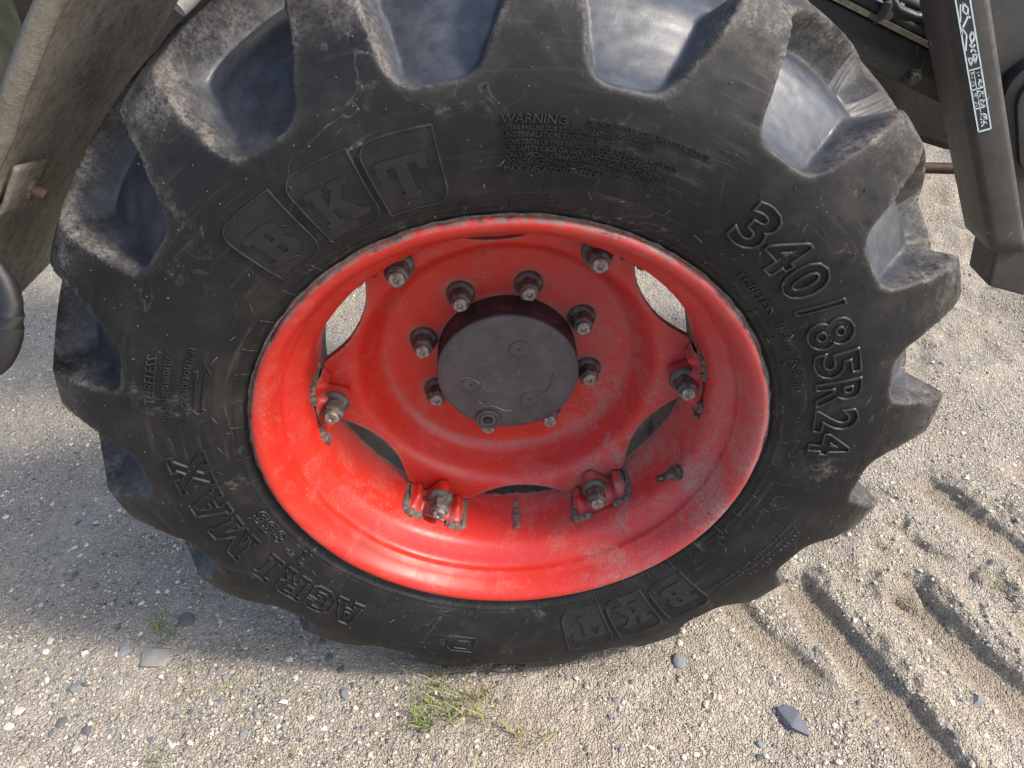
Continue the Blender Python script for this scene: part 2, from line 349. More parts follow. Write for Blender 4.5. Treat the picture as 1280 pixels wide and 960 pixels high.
gx = axis(-1.45, 1.75, .0048, 250); gy = axis(-.26, 1.05, .0048, 250); gy = np.concatenate([gy[gy < 1.05], np.arange(1.056, 2.6, .011), 2.6 + np.cumsum(.011 * 1.22 ** np.arange(1, 45))])
X, Y = np.meshgrid(gx, gy, indexing='ij'); fade = np.exp(-(np.maximum(0, np.hypot(X, Y) - 4) / 3) ** 2)
H, TR, CL = ground_h(X, Y); H = H * fade
n0, n1 = X.shape; idx = np.arange(n0 * n1).reshape(n0, n1)
Fq = np.stack([idx[:-1, :-1], idx[1:, :-1], idx[1:, 1:], idx[:-1, 1:]], -1).reshape(-1, 4)
gm = np_mesh('ground', np.stack([X, Y, H], -1).reshape(-1, 3), Fq); attr(gm, 'track', (TR * fade).ravel()); attr(gm, 'clump', (CL * fade).ravel())
go = link('ground', gm, GROUND); tag(go, 'beige sandy gravel yard with pressed tyre bars and loose stones', 'ground', kind='structure')
def gz(x, y): return float(ground_h(np.array([x]), np.array([y]))[0][0])

# ------------------------------------------------------------------ wheel: tyre
wheel = empty('wheel_with_tyre', (0, 0, HUB))
tag(wheel, 'front tractor wheel with black ribbed tyre on a scuffed red steel rim', 'wheel')
NL = 17; PITCH = 2 * math.pi / NL; PH0 = R_(225.2)         # angle of one pocket centre on the near side
ENV = [(.322, .014), (.334, .004), (.345, -.004), (.36, -.010), (.385, -.016), (.415, -.020), (.445, -.020), (.470, -.017), (.490, -.011), (.510, -.003), (.535, .009), (.557, .021), (.571, .031), (.5795, .043), (.586, .07), (.592, .11), (.595, .165)]
CAR = ENV[:8] + [(.4770, -.003), (.4855, .016), (.500, .038), (.516, .058), (.527, .070), (.536, .082), (.544, .101), (.548, .128), (.550, .165)]
NH = 150
env_h = catmull(ENV, NH); car_h = catmull(CAR, NH)
mir = lambda A: np.vstack([A, np.stack([A[-2::-1, 0], .33 - A[-2::-1, 1]], 1)])
env = mir(env_h); car = mir(car_h); NU = len(env)
seg = np.r_[0, np.cumsum(np.hypot(*np.diff(env, axis=0).T))]
S0 = np.interp(.4735, env_h[:60 + NH // 3, 0], seg[:60 + NH // 3])
s_near = seg - S0; s_far = seg[::-1] - S0
NT_ = NL * 80
th = np.arange(NT_) * 2 * math.pi / NT_
def lug_shift(yv, s):
    q = np.maximum(yv - .035, 0); return (2.6 * q ** 2 / (q + .07) / 1.55 + .010 * sstep(.0, .10, s)) / .57
_yn = np.minimum(env[:, 1], .33 - env[:, 1])
TH = th[:, None] - lug_shift(_yn, np.minimum(s_near, s_far))[None, :]
def lugs(yv, s, phase, wob):
    """signed distance (m, circumferential) to the lugs of one side; yv: depth from that side; s: distance from the pocket foot"""
    shift = lug_shift(yv, s)
    lug0 = phase + PITCH / 2 - shift
    a = (TH - lug0[None, :] + PITCH / 2) % PITCH - PITCH / 2
    w = np.interp(s, [0, .03, .07, .12, .20, .30], [.062, .049, .038, .0295, .024, .020])
    d = w[None, :] + wob - np.abs(a) * .57
    k = np.floor((TH - lug0[None, :] + PITCH / 2) / PITCH).astype(int) % NL
    end = (.192 - yv)[None, :] + 0 * d
    return -smax(-d, -end, .012), k
yenv = env[:, 1]
wobn = .004 * vnoise(TH * 2.2, seg[None, :] * 5 + 0 * TH, 3, 1) + .0015 * vnoise(TH * 2.2, seg[None, :] * 5 + 0 * TH, 14, 2)
d1, k1 = lugs(yenv, s_near, PH0, wobn); d2, k2 = lugs(.33 - yenv, s_far, PH0 + PITCH / 2, wobn)
side = np.maximum(-s_near, -s_far)[None, :] + 0 * TH
dl = smax(d1, d2, .010); d = smax(dl, side, .026)
wall = np.interp(np.minimum(s_near, s_far), [0, .05, .12, .2], [.016, .017, .0135, .011])[None, :]
_t = np.clip((d / wall + 1) / 1.12, 0, 1); _c = sstep(.045, .085, np.minimum(s_near, s_far))[None, :]
m = (_t * _t * (3 - 2 * _t)) * (1 - _c) + (_t * _t * (1.75 - .75 * _t)) * _c
Rr = car[None, :, 0] * (1 - m) + env[None, :, 0] * m; Yy = car[None, :, 1] * (1 - m) + env[None, :, 1] * m
# rounded lug tops, shallow relief and the small ridges of the rim line
Rr -= .0010 * np.exp(-(dl / .004) ** 2) * sstep(.53, .57, Rr)
lowf = .0004 * vnoise(TH * 1.9, seg[None, :] * 4 + 0 * TH, 4, 3) + sstep(.47, .5, Rr) * .0010 * vnoise(TH * 3, seg[None, :] * 9 + 0 * TH, 12, 4)
Yy -= lowf * sstep(.34, .40, Rr) * (1 - sstep(.56, .58, Rr))
for rr_, am in ((.3405, .0013), (.3490, .0016)):
    Yy -= am * np.exp(-((env[None, :, 0] - rr_) / .0011) ** 2) * (yenv < .1)[None, :]
def deform(P):
    """load on the tyre: sidewall bulge above the foot, flattened foot"""
    P = np.array(P, float); x, y, z = P[:, 0], P[:, 1], P[:, 2]; r = np.hypot(x, z); an = np.arctan2(z, x)
    dd = (np.degrees(an) + 90 + 180) % 360 - 180
    w = np.exp(-(dd / 30) ** 2) * sstep(.335, .43, r) * (1 - sstep(.52, .585, r))
    P[:, 1] = y + .011 * w * np.where(y < .165, -1, 1)
    P[:, 2] = z + .006 * np.logaddexp(0, (-.557 - z) / .006)
    return P
Vt = np.stack([Rr * np.cos(TH), Yy, Rr * np.sin(TH)], -1).reshape(-1, 3); Vt = deform(Vt)
ii = np.arange(NT_ * NU).reshape(NT_, NU); jn = np.roll(ii, -1, 0)
FT = np.stack([ii[:, :-1], ii[:, 1:], jn[:, 1:], jn[:, :-1]], -1)              # (NT, NU-1, 4)
full = np_mesh('full', Vt, FT.reshape(-1, 4))
VN = np.zeros(len(Vt) * 3, np.float32); full.vertex_normals.foreach_get('vector', VN); VN = VN.reshape(-1, 3)
wear = np.clip(sstep(.515, .575, Rr) * m * (.75 + .5 * vnoise(TH * 3, seg[None, :] * 12 + 0 * TH, 5, 5)) + .95 * np.exp(-((dl + .004) / .010) ** 2) * sstep(.50, .54, Rr) + .8 * np.exp(-((d + .004) / .006) ** 2) * sstep(-.01, .015, np.minimum(s_near, s_far))[None, :], 0, 1).ravel()
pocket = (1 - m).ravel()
def sub(name, faces, parent):
    u, inv = np.unique(faces.ravel(), return_inverse=True)
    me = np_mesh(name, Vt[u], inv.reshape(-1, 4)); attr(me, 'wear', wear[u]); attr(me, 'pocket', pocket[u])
    me.normals_split_custom_set_from_vertices(VN[u])
    return link(name, me, RUB, parent)
fm = (d[:, :-1] > -.006) & (Rr[:, :-1] > .522)
fs1 = fm & (d1[:, :-1] >= d2[:, :-1]); fs2 = fm & ~fs1
body = ~fm
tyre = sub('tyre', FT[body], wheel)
tyre['label'] = 'black bar-lug tractor tyre with raised lettering'
for fsel, kk in ((fs1, k1[:, :-1]), (fs2, k2[:, :-1])):
    for q in range(NL):
        sel = fsel & (kk == q)
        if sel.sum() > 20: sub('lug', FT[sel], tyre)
bpy.data.meshes.remove(full)

# ------------------------------------------------------------------ raised lettering and marks on the sidewall
pr_r = env_h[:90, 0]; pr_y = env_h[:90, 1]
def ysurf(r): return np.interp(r, pr_r, pr_y)
def wrap_mesh(me, fn, maxlen=.006):
    """fn maps local text coordinates to (theta, r, height)"""
    bm = bmesh.new(); bm.from_mesh(me); bmesh.ops.triangulate(bm, faces=bm.faces)
    for _ in range(5):
        es = [e for e in bm.edges if e.calc_length() > maxlen]
        if not es: break
        bmesh.ops.subdivide_edges(bm, edges=es, cuts=1); bmesh.ops.triangulate(bm, faces=[f for f in bm.faces if len(f.verts) > 3])
    P = np.array([v.co[:] for v in bm.verts]); t, r, h = fn(P)
    Q = deform(np.stack([r * np.cos(t), ysurf(r) - h, r * np.sin(t)], 1))
    for v, q in zip(bm.verts, Q): v.co = q
    bmesh.ops.recalc_face_normals(bm, faces=bm.faces); bm.to_mesh(me); bm.free(); return me
def curve_to_mesh(cu):
    o = bpy.data.objects.new('tmp', cu); col.objects.link(o); dg = bpy.context.evaluated_depsgraph_get(); dg.update()
    me = bpy.data.meshes.new_from_object(o.evaluated_get(dg)); bpy.data.objects.remove(o); bpy.data.curves.remove(cu); me.materials.clear(); return me
def font_mesh(body, ext=.04, bev=.0, outline=False, space=1.0):
    cu = bpy.data.curves.new('t', 'FONT'); cu.body = body; cu.size = 1; cu.space_character = space; cu.resolution_u = 3 if outline else 2
    if outline: cu.fill_mode = 'NONE'; cu.offset = .030; cu.bevel_depth = outline; cu.bevel_resolution = 1
    else: cu.extrude = ext
    return curve_to_mesh(cu)
def bbox(me):
    P = np.empty(len(me.vertices) * 3, np.float32); me.vertices.foreach_get('co', P); P = P.reshape(-1, 3); return P.min(0), P.max(0)
def inscribe(body, t0, t1, r0, r1, height=.0016, outline=False, name='raised_lettering', shear=0, mat=LET, bold=0):
    """text between the angles t0 > t1 (degrees, clockwise) and the radii r0 < r1, tops outwards"""
    Wd = R_(t0 - t1) * (r0 + r1) / 2; Ht = r1 - r0
    me = font_mesh(body, .05, outline=(outline / Ht * .72 if outline else False))
    lo, hi = bbox(me); sx = Wd / (hi[0] - lo[0]); sy = Ht / (hi[1] - lo[1]); zs = max(hi[2] - lo[2], 1e-6)
    me.transform(Matrix.Diagonal((sx, sy, 1, 1)) @ Matrix.Translation((-lo[0], -lo[1], -lo[2])))
    def fn(P): return R_(t0) - (P[:, 0] + shear * P[:, 1]) / ((r0 + r1) / 2), r0 + P[:, 1], -.0006 + (height + .0006) * P[:, 2] / zs
    return link(name, wrap_mesh(me, fn), mat, tyre)
def ridge_strip(bm, pts, w, h, closed=False):
    """triangular ridge along a polyline in local (x, y); z is the height"""
    pts = [np.array(p, float) for p in pts]; m_ = len(pts); rows = []
    for i in range(m_):
        a = pts[i - 1] if (closed or i) else pts[i]; b = pts[(i + 1) % m_] if (closed or i < m_ - 1) else pts[i]
        t = (b - a) / max(np.linalg.norm(b - a), 1e-9); n = np.array((-t[1], t[0])); p = pts[i]
        rows.append([bm.verts.new((*(p + n * w), -.0006)), bm.verts.new((*(p + n * w * .45), h)), bm.verts.new((*(p - n * w * .45), h)), bm.verts.new((*(p - n * w), -.0006))])
    for i in range(m_ if closed else m_ - 1):
        a, b = rows[i], rows[(i + 1) % m_]
        for k in range(3): bm.faces.new((a[k], b[k], b[k + 1], a[k + 1]))
def dens(poly, step=.005, closed=True):
    out = []; n = len(poly)
    for i in range(n if closed else n - 1):
        a, b = np.array(poly[i], float), np.array(poly[(i + 1) % n], float); k = max(1, int(np.linalg.norm(b - a) / step))
        out += [tuple(a + (b - a) * j / k) for j in range(k)]
    if not closed: out.append(tuple(poly[-1]))
    return out
def ridged(name, polys, tc, r0, w=.0011, h=.0014, closed=True, shear=0, mat=LET):
    bm = bmesh.new()
    for p in polys: ridge_strip(bm, dens(p, .004, closed), w, h, closed)
    me = bpy.data.meshes.new(name); bm.to_mesh(me); bm.free()
    rm = .405
    return link(name, wrap_mesh(me, lambda P: (R_(tc) - (P[:, 0] + shear * P[:, 1]) / rm, r0 + P[:, 1], P[:, 2]), .02), mat, tyre)
def filled(name, polys, tc, r0, h, z0=-.0008, mat=None):
    mat = mat or LETF
    cu = bpy.data.curves.new('c', 'CURVE'); cu.dimensions = '2D'; cu.fill_mode = 'BOTH'; cu.extrude = .001
    for p in polys:
        p = dens(p, .008); sp = cu.splines.new('POLY'); sp.points.add(len(p) - 1); sp.use_cyclic_u = True
        for q, (a, b) in zip(sp.points, p): q.co = (a, b, 0, 1)
    me = curve_to_mesh(cu); rm = .405
    return link(name, wrap_mesh(me, lambda P: (R_(tc) - P[:, 0] / rm, r0 + P[:, 1], np.where(P[:, 2] > 0, h, z0)), .007), mat, tyre)
def rounded_plate(w, h, r):
    """square plate with the upper left and the lower right corner rounded"""
    q = lambda cx, cy, a0, a1: [(cx + r * math.cos(R_(a)), cy + r * math.sin(R_(a))) for a in np.linspace(a0, a1, 7)]
    return q(-w / 2 + r, h - r, 180, 90) + [(w / 2, h)] + q(w / 2 - r, r, 0, -90) + [(-w / 2, 0)]
GL = {
 'B': [[(-.42, 0), (.15, 0), (.40, .12), (.42, .34), (.25, .50), (.38, .64), (.36, .88), (.15, 1), (-.42, 1), (-.42, .82), (-.30, .82), (-.30, .18), (-.42, .18)], [(-.02, .20), (-.02, .42), (.12, .42), (.15, .30), (.12, .20)], [(-.02, .58), (-.02, .80), (.10, .80), (.13, .69), (.10, .58)]],
 'K': [[(-.45, 0), (-.08, 0), (-.08, .16), (-.14, .16), (-.14, .36), (-.05, .44), (.12, .18), (.12, 0), (.5, 0), (.5, .16), (.42, .16), (.14, .56), (.34, .84), (.46, .84), (.46, 1), (.06, 1), (.06, .84), (.12, .84), (-.14, .54), (-.14, .84), (-.08, .84), (-.08, 1), (-.45, 1), (-.45, .84), (-.36, .84), (-.36, .16), (-.45, .16)]],
 'T': [[(-.20, 0), (.20, 0), (.20, .16), (.12, .16), (.12, .82), (.28, .82), (.32, .62), (.48, .62), (.48, 1), (-.48, 1), (-.48, .62), (-.32, .62), (-.28, .82), (-.12, .82), (-.12, .16), (-.20, .16)]],
 'A': [[(-.5, 0), (-.12, 0), (-.12, .16), (-.18, .16), (-.15, .30), (.15, .30), (.18, .16), (.12, .16), (.12, 0), (.5, 0), (.5, .16), (.42, .16), (.16, 1), (-.16, 1), (-.42, .16), (-.5, .16)], [(-.09, .46), (.09, .46), (0, .80)]],
 'G': [[(.45, .60), (.45, .85), (.25, 1), (-.20, 1), (-.45, .80), (-.45, .20), (-.20, 0), (.28, 0), (.45, .12), (.45, .50), (.05, .50), (.05, .34), (.20, .34), (.20, .20), (-.10, .18), (-.20, .30), (-.20, .70), (-.10, .82), (.15, .82), (.20, .74), (.20, .60)]],
 'R': [[(-.48, 0), (-.08, 0), (-.08, .16), (-.14, .16), (-.14, .40), (-.02, .40), (.16, .16), (.12, 0), (.5, 0), (.5, .16), (.42, .16), (.22, .44), (.40, .56), (.40, .86), (.22, 1), (-.48, 1), (-.48, .84), (-.38, .84), (-.38, .16), (-.48, .16)], [(-.14, .58), (.12, .58), (.16, .70), (.12, .82), (-.14, .82)]],
 'I': [[(-.30, 0), (.30, 0), (.30, .16), (.14, .16), (.14, .84), (.30, .84), (.30, 1), (-.30, 1), (-.30, .84), (-.14, .84), (-.14, .16), (-.30, .16)]],
 'M': [[(-.5, 0), (-.16, 0), (-.16, .16), (-.24, .16), (-.24, .58), (-.04, 0), (.06, 0), (.26, .58), (.26, .16), (.16, .16), (.16, 0), (.5, 0), (.5, .16), (.44, .16), (.44, .84), (.5, .84), (.5, 1), (.20, 1), (.01, .44), (-.20, 1), (-.5, 1), (-.5, .84), (-.42, .84), (-.42, .16), (-.5, .16)]],
 'X': [[(-.5, 0), (-.10, 0), (-.10, .16), (-.16, .16), (0, .36), (.16, .16), (.10, .16), (.10, 0), (.5, 0), (.5, .16), (.42, .16), (.15, .50), (.40, .84), (.5, .84), (.5, 1), (.10, 1), (.10, .84), (.15, .84), (0, .64), (-.15, .84), (-.10, .84), (-.10, 1), (-.5, 1), (-.5, .84), (-.40, .84), (-.15, .50), (-.42, .16), (-.5, .16)]],
}
def glyph(c, w, h, x0=0, y0=0, shear=0): return [[(x0 + a * w + shear * b * h, y0 + b * h) for a, b in p] for p in GL[c]]
def inside(pt, poly):
    x, y = pt; r = False; n = len(poly)
    for i in range(n):
        (x1, y1), (x2, y2) = poly[i], poly[(i + 1) % n]
        if (y1 > y) != (y2 > y) and x < (x2 - x1) * (y - y1) / (y2 - y1) + x1: r = not r
    return r
def logo(c, tc, r0=.362, w=.070, h=.082):
    plate = rounded_plate(w, h, .018)
    filled('badge_plate', [plate], tc, r0, .0007)
    ridged('badge_outline', [plate], tc, r0, .0011, .0022)
    filled('badge_letter', glyph(c, w * .74, h * .56, -.002, h * .16), tc, r0, .0024)
    bm = bmesh.new(); dv = np.array((math.cos(R_(8)), math.sin(R_(8)))); nv = np.array((-dv[1], dv[0]))   # fine hatching across the plate
    for k in range(-4, 46):
        run = []
        for t in np.arange(-w * .6, w * .6, .0025):
            p = np.array((0, .004)) + nv * k * .0020 + dv * t
            ok = inside(p, plate) and not any(inside(p, g) for g in glyph(c, w * .78, h * .60, -.002, h * .145)) and (p[1] > .35 * h + .5 * (p[0] * -1) or p[0] > .1 * w)
            if ok: run.append(tuple(p))
            if (not ok or t > w * .6 - .003) and len(run) > 2: ridge_strip(bm, run, .00055, .0013)
            if not ok: run = []
    me = bpy.data.meshes.new('badge_hatching'); bm.to_mesh(me); bm.free()
    link('badge_hatching', wrap_mesh(me, lambda P: (R_(tc) - P[:, 0] / .405, r0 + P[:, 1], P[:, 2]), .02), LET, tyre)
for c, t in (('B', 127.3), ('K', 115.6), ('T', 104.6)): logo(c, t)
for c, t in (('B', -50.2), ('K', -61.6), ('T', -72.8)): logo(c, t)
for c, t, w in (('3', 52.3, 5.4), ('4', 45.7, 5.6), ('0', 39.2, 5.6), ('/', 33.3, 2.6), ('8', 27.4, 5.6), ('5', 20.6, 5.6), ('R', 13.8, 5.6), ('2', 7.6, 5.0), ('4', 1.9, 5.0)):
    inscribe(c, t + w / 2 * 1.1, t - w / 2 * 1.1, .384, .439, .0032, outline=.0017, name='raised_character')
for c, t, w in (('A', -129.0, 6.6), ('G', -135.8, 6.6), ('R', -143.2, 7.0), ('I', -150.0, 6.5), ('M', -160.6, 9.2), ('A', -170.2, 7.6), ('X', -179.2, 8.6)):
    ridged('raised_character', glyph(c, R_(w) * .405, .050), t, .388, .0012, .0028, shear=-.25)
for c, t, w in (('R', -146.5, 2.8), ('T', -149.9, 2.8), ('8', -155.0, 3.0), ('5', -158.6, 3.0), ('5', -162.2, 3.0)):
    inscribe(c, t + w / 2, t - w / 2, .353, .373, .0022, outline=.0009, name='raised_character')
inscribe('TUBELESS', 47.5, 35.6, .3585, .3675, .0020)
inscribe('13.6 R24)', 33.0, 15.5, .356, .373, .0014, outline=.0008)
inscribe('TUBELESS', 166.4, 156.6, .437, .449, .0022)
inscribe('MAY BE USED WITH TUBE', 169.4, 154.6, .4215, .4290, .0019)
inscribe('DIRECTION OF ROTATION', 168.8, 152.8, .4005, .4075, .0019)
ridged('rotation_arrow', [[(-.044, .006), (-.036, 0), (-.036, .0035), (.026, .0035), (.026, -.001), (.042, .008), (.026, .017), (.026, .0125), (-.036, .0125), (-.036, .016), (-.044, .010)]], 161.2, .380, .0011, .0024)
inscribe('WARNING -', 91.3, 82.3, .4395, .4475, .0023)
inscribe('DEATH OR SERIOUS PERSONAL INJURY MAY RESULT FROM', 80.6, 64.6, .4400, .4465, .0019)
for i, (t, e) in enumerate((('* TYRE FAILURE DUE TO MISAPPLICATION, OVERLOADING,', 71.5), ('UNDERINFLATION, EXCESSIVE SPEED.', 76.8), ('* EXPLOSION OF TYRE RIM ASSEMBLY DUE TO IMPROPER MOUNTING', 67.5), ('USE SAFETY CAGE OR SAFETY LOCK. DO NOT EXCEED', 70.0), ('ONLY SPECIALLY TRAINED PERSONS SHOULD MOUNT TYRES.', 67.8), ('DO NOT EXCEED MAX. RECOMMENDED SEATING PRESSURE', 69.2))):
    inscribe(t, 91.2 - .12 * i, e, .4320 - .0067 * i, .4372 - .0067 * i, .0018)
inscribe('MAX. INFLATION PRESSURE', 91.0, 76.6, .3905, .3965, .0021); inscribe('240 kPa', 75.6, 71.8, .3905, .3960, .0010); inscribe('(35 PSI)', 70.9, 66.6, .3905, .3960, .0010)
inscribe('R-1W', -98.6, -103.6, .354, .364, .0012)
ridged('raised_mark', [[(-.020, 0), (.014, 0), (.022, .008), (.022, .026), (.014, .034), (-.020, .034)], [(-.010, .008), (.006, .008), (.012, .014), (.012, .026), (-.010, .026)]], -101.2, .402, .0010, .0016)
ridged('raised_mark', [[(.0075 * math.cos(a), .0075 + .0075 * math.sin(a)) for a in np.linspace(0, 2 * math.pi, 18)[:-1]], [(.0045 * math.cos(a), .0075 + .0045 * math.sin(a)) for a in np.linspace(0, 2 * math.pi, 14)[:-1]]], -31.5, .352, .0007, .0012)
# illegible certification lines: rows of small worn marks
def worn_row(t0, t1, r, n, hgt):
    bm = bmesh.new(); rm = .405; g = random.Random(int(t0 * 10) + n)
    for k in range(n):
        if g.random() < .16: continue
        x = (k + .5) / n * R_(t0 - t1) * rm
        for q in range(g.choice((1, 2, 2, 3))):
            xx = x + (q - 1) * .0016; a = g.uniform(-.0008, .0008); y0 = g.uniform(0, .3) * hgt; y1 = g.uniform(.6, 1) * hgt
            ridge_strip(bm, [(xx, y0), (xx + a, (y0 + y1) / 2), (xx + a * g.uniform(-1, 1), y1)], .0006, .0011)
    me = bpy.data.meshes.new('worn_lettering'); bm.to_mesh(me); bm.free()
    link('worn_lettering', wrap_mesh(me, lambda P: (R_(t0) - P[:, 0] / rm, r + P[:, 1], P[:, 2]), .02), LET, tyre)
for a in ((-19, -43, .417, 30, .006), (-20, -43, .427, 28, .006), (-21, -36, .438, 14, .008), (-35, -41, .351, 8, .005)): worn_row(*a)
# rim line ticks and moulding hairs
bm = bmesh.new(); g = random.Random(3)
for k in range(48):
    t = 2 * math.pi * (k + g.uniform(-.12, .12)) / 48; rr0, rr1 = .3385, .3530 + g.uniform(0, .002)
    p = [(0, rr0 - .405), (g.uniform(-.0006, .0006), (rr0 + rr1) / 2 - .405), (g.uniform(-.001, .001), rr1 - .405)]
    b2 = bmesh.new(); ridge_strip(b2, p, .0008, .0016)
    for v in b2.verts:
        r = .405 + v.co.y; tt = t - v.co.x / .35; v.co = (r * math.cos(tt), float(ysurf(r)) - v.co.z, r * math.sin(tt))
    me = bpy.data.meshes.new('x'); b2.to_mesh(me); b2.free(); bm.from_mesh(me); bpy.data.meshes.remove(me)
tag(bm_obj('rim_line_tick', bm, LET, tyre), kind='stuff')
bm = bmesh.new(); P0 = []
for ring, (rr, n, ln) in enumerate(((.352, 48, .006), (.372, 52, .010), (.398, 26, .009), (.440, 40, .004), (.466, 60, .002), (.480, 70, .0016), (.505, 60, .002), (.53, 50, .002))):
    for k in range(n):
        if g.random() < .22: continue
        t = 2 * math.pi * (k + .37 * ring + g.uniform(-.25, .25)) / n; r = rr + g.uniform(-.006, .006)
        if rr > .47 and np.min(np.abs(((t - PH0 + PITCH / 2) % PITCH) - PITCH / 2)) < PITCH * .30 and rr > .475: continue
        P0.append((t, r, ln * g.uniform(.6, 1.3)))
V, Fh = [], []
for t, r, ln in P0:
    y = float(ysurf(r)) if r < .47 else float(np.interp(r, env_h[:110, 0], env_h[:110, 1])); c = np.array((r * math.cos(t), y + .0005, r * math.sin(t)))
    rad = np.array((math.cos(t), 0, math.sin(t))); tang = np.array((-math.sin(t), 0, math.cos(t)))
    lean = rad * g.uniform(-1, 1) + tang * g.uniform(-.8, .8) + np.array((0, -g.uniform(.25, .7), 0)); lean /= np.linalg.norm(lean)
    a = np.cross(lean, (0, 1, 0)); a /= np.linalg.norm(a) + 1e-9; b = np.cross(lean, a); w = .00055 if ln > .003 else .0010; i0 = len(V)
    mid = c + lean * ln * .5 + np.array((0, -.0006, 0)); end = c + lean * ln + np.array((0, -.0004, 0))
    for q, ww in ((c, w), (mid, w), (end, w * .6)):
        for k in range(4): V.append(q + (a * math.cos(k * 1.5708) + b * math.sin(k * 1.5708)) * ww)
    for s_ in (0, 4):
        for k in range(4): Fh.append((i0 + s_ + k, i0 + s_ + (k + 1) % 4, i0 + s_ + 4 + (k + 1) % 4, i0 + s_ + 4 + k))
    Fh.append((i0 + 8, i0 + 9, i0 + 10, i0 + 11))
tag(link('moulding_hairs', np_mesh('moulding_hairs', deform(np.array(V)), np.array(Fh)), HAIR, tyre), kind='stuff')

# ------------------------------------------------------------------ wheel: rim, disc, hub, bolts
def revolve(name, prof, n, mat, parent, dens_=None, grime_tone=None, wob=0):
    P = np.array(prof, float); t = np.linspace(0, 2 * math.pi, n, endpoint=False)
    r = P[None, :, 0] + 0 * t[:, None]; y = P[None, :, 1] + 0 * t[:, None]
    if wob: r = r + wob * vnoise(np.cos(t)[:, None] * 2 + 5 + 0 * r, np.sin(t)[:, None] * 2 + P[None, :, 1] * 8, 3, 2)
    V = np.stack([r * np.cos(t)[:, None], y, r * np.sin(t)[:, None]], -1).reshape(-1, 3); k = P.shape[0]
    i = np.arange(n * k).reshape(n, k); j = np.roll(i, -1, 0)
    me = np_mesh(name, V, np.stack([i[:, :-1], i[:, 1:], j[:, 1:], j[:, :-1]], -1).reshape(-1, 4))
    attr(me, 'grime_tone', np.tile(grime_tone(P[:, 0], P[:, 1]), n) if grime_tone else np.zeros(n * k)); return link(name, me, mat, parent)
RIMP = [(.324, .016), (.3300, .0080), (.3325, .0015), (.3318, -.0035), (.3285, -.0065), (.3240, -.0068), (.3190, -.0045), (.3145, .0000), (.3105, .0070), (.3075, .0140), (.3055, .0200), (.3035, .0250), (.3015, .0300), (.3010, .0370), (.2985, .0420), (.2945, .0460), (.2900, .0500), (.2840, .0560), (.2790, .0620), (.2755, .0700), (.2735, .0820), (.2720, .1000), (.2700, .1400), (.2690, .1900), (.2710, .2050), (.2770, .2160), (.2880, .2260), (.2960, .2380), (.2995, .2500), (.3010, .2800), (.3050, .3000), (.3130, .3160), (.3240, .3270), (.3310, .3260), (.3320, .3180)]
RP = catmull(RIMP, 150)
rim = revolve('rim', RP, 288, RED, wheel, grime_tone=lambda r, y: np.where((y < .02) & (r > .3285), .9, 0) + 1.9 * sstep(.163, .173, y), wob=.0015)  # dirty outer lip; rear of the well goes near black behind the disc
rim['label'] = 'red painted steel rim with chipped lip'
bm = bmesh.new()                                                     # gap filler ring of dirt between lip and tyre
DP = [(R_(k * 2.0), .3328 + .0012 * g.random()) for k in range(180)]
tube(bm, [(r * math.cos(t), .0015 + .001 * g.random(), r * math.sin(t)) for t, r in DP], [.0014 + .0016 * g.random() for _ in DP], 6, True)
tag(bm_obj('lip_dirt', bm, WELD, rim, smooth=True), kind='stuff')
ARM0 = 3.5
def disc_out(tdeg):
    a = np.abs((tdeg - ARM0 + 30) % 60 - 30)
    return np.interp(a, [0, 10.5, 11.6, 12.6, 15, 18.5, 22, 26, 30], [.2640, .2640, .2630, .2585, .2490, .2385, .2315, .2275, .2260])
DPROF = catmull([(.100, .205), (.150, .205), (.172, .2045), (.184, .2020), (.193, .1940), (.200, .1820), (.2065, .1680), (.2125, .1560), (.2190, .1485), (.227, .1450), (.240, .1435), (.2635, .1430)], 110)
nT = 720; tt = np.arange(nT) * 360 / nT; ro = disc_out(tt)
u = np.linspace(0, 1, 90)
rr = .100 + (ro[:, None] - .100) * u[None, :] ** .9
yy = np.interp(rr, DPROF[:, 0], DPROF[:, 1]) + .0006 * vnoise(np.cos(np.radians(tt))[:, None] * rr * 20 + 9, np.sin(np.radians(tt))[:, None] * rr * 20 + 9, 1.5, 3)
front = np.stack([rr * np.cos(np.radians(tt))[:, None], yy, rr * np.sin(np.radians(tt))[:, None]], -1)
re = rr[:, -1:] + .0006; e1 = np.stack([re * np.cos(np.radians(tt))[:, None], yy[:, -1:] + .0012, re * np.sin(np.radians(tt))[:, None]], -1)
e2 = e1 + np.array((0, .0096, 0)); back = front[:, ::-1] + np.array((0, .012, 0))
G_ = np.concatenate([front, e1, e2, back], 1); k = G_.shape[1]; i = np.arange(nT * k).reshape(nT, k); j = np.roll(i, -1, 0)
dm = np_mesh('wheel_disc', G_.reshape(-1, 3), np.stack([i[:, :-1], i[:, 1:], j[:, 1:], j[:, :-1]], -1).reshape(-1, 4))
gr = np.zeros((nT, k)); GX, GZ = G_[..., 0], G_[..., 2]; GR = np.hypot(GX, GZ)
for kx in range(8):
    a = R_(76.0 + 45 * kx); dn = np.hypot(GX - .1275 * math.cos(a), GZ - .1275 * math.sin(a)); gr = np.maximum(gr, .75 * np.exp(-(np.maximum(dn - .020, 0) / .007) ** 2))
gr = np.maximum(gr, .6 * np.exp(-(np.maximum(GR - .106, 0) / .006) ** 2)); gr = np.maximum(gr, .38 * np.exp(-((GR - .186) / .007) ** 2) * (.4 + .6 * (GZ < 0)))
gr[:, 86:92] = np.maximum(gr[:, 86:92], .55); attr(dm, 'grime_tone', gr.ravel())
disc = link('wheel_disc', dm, RED, wheel); disc['label'] = 'dished red wheel disc with six bolted arms'
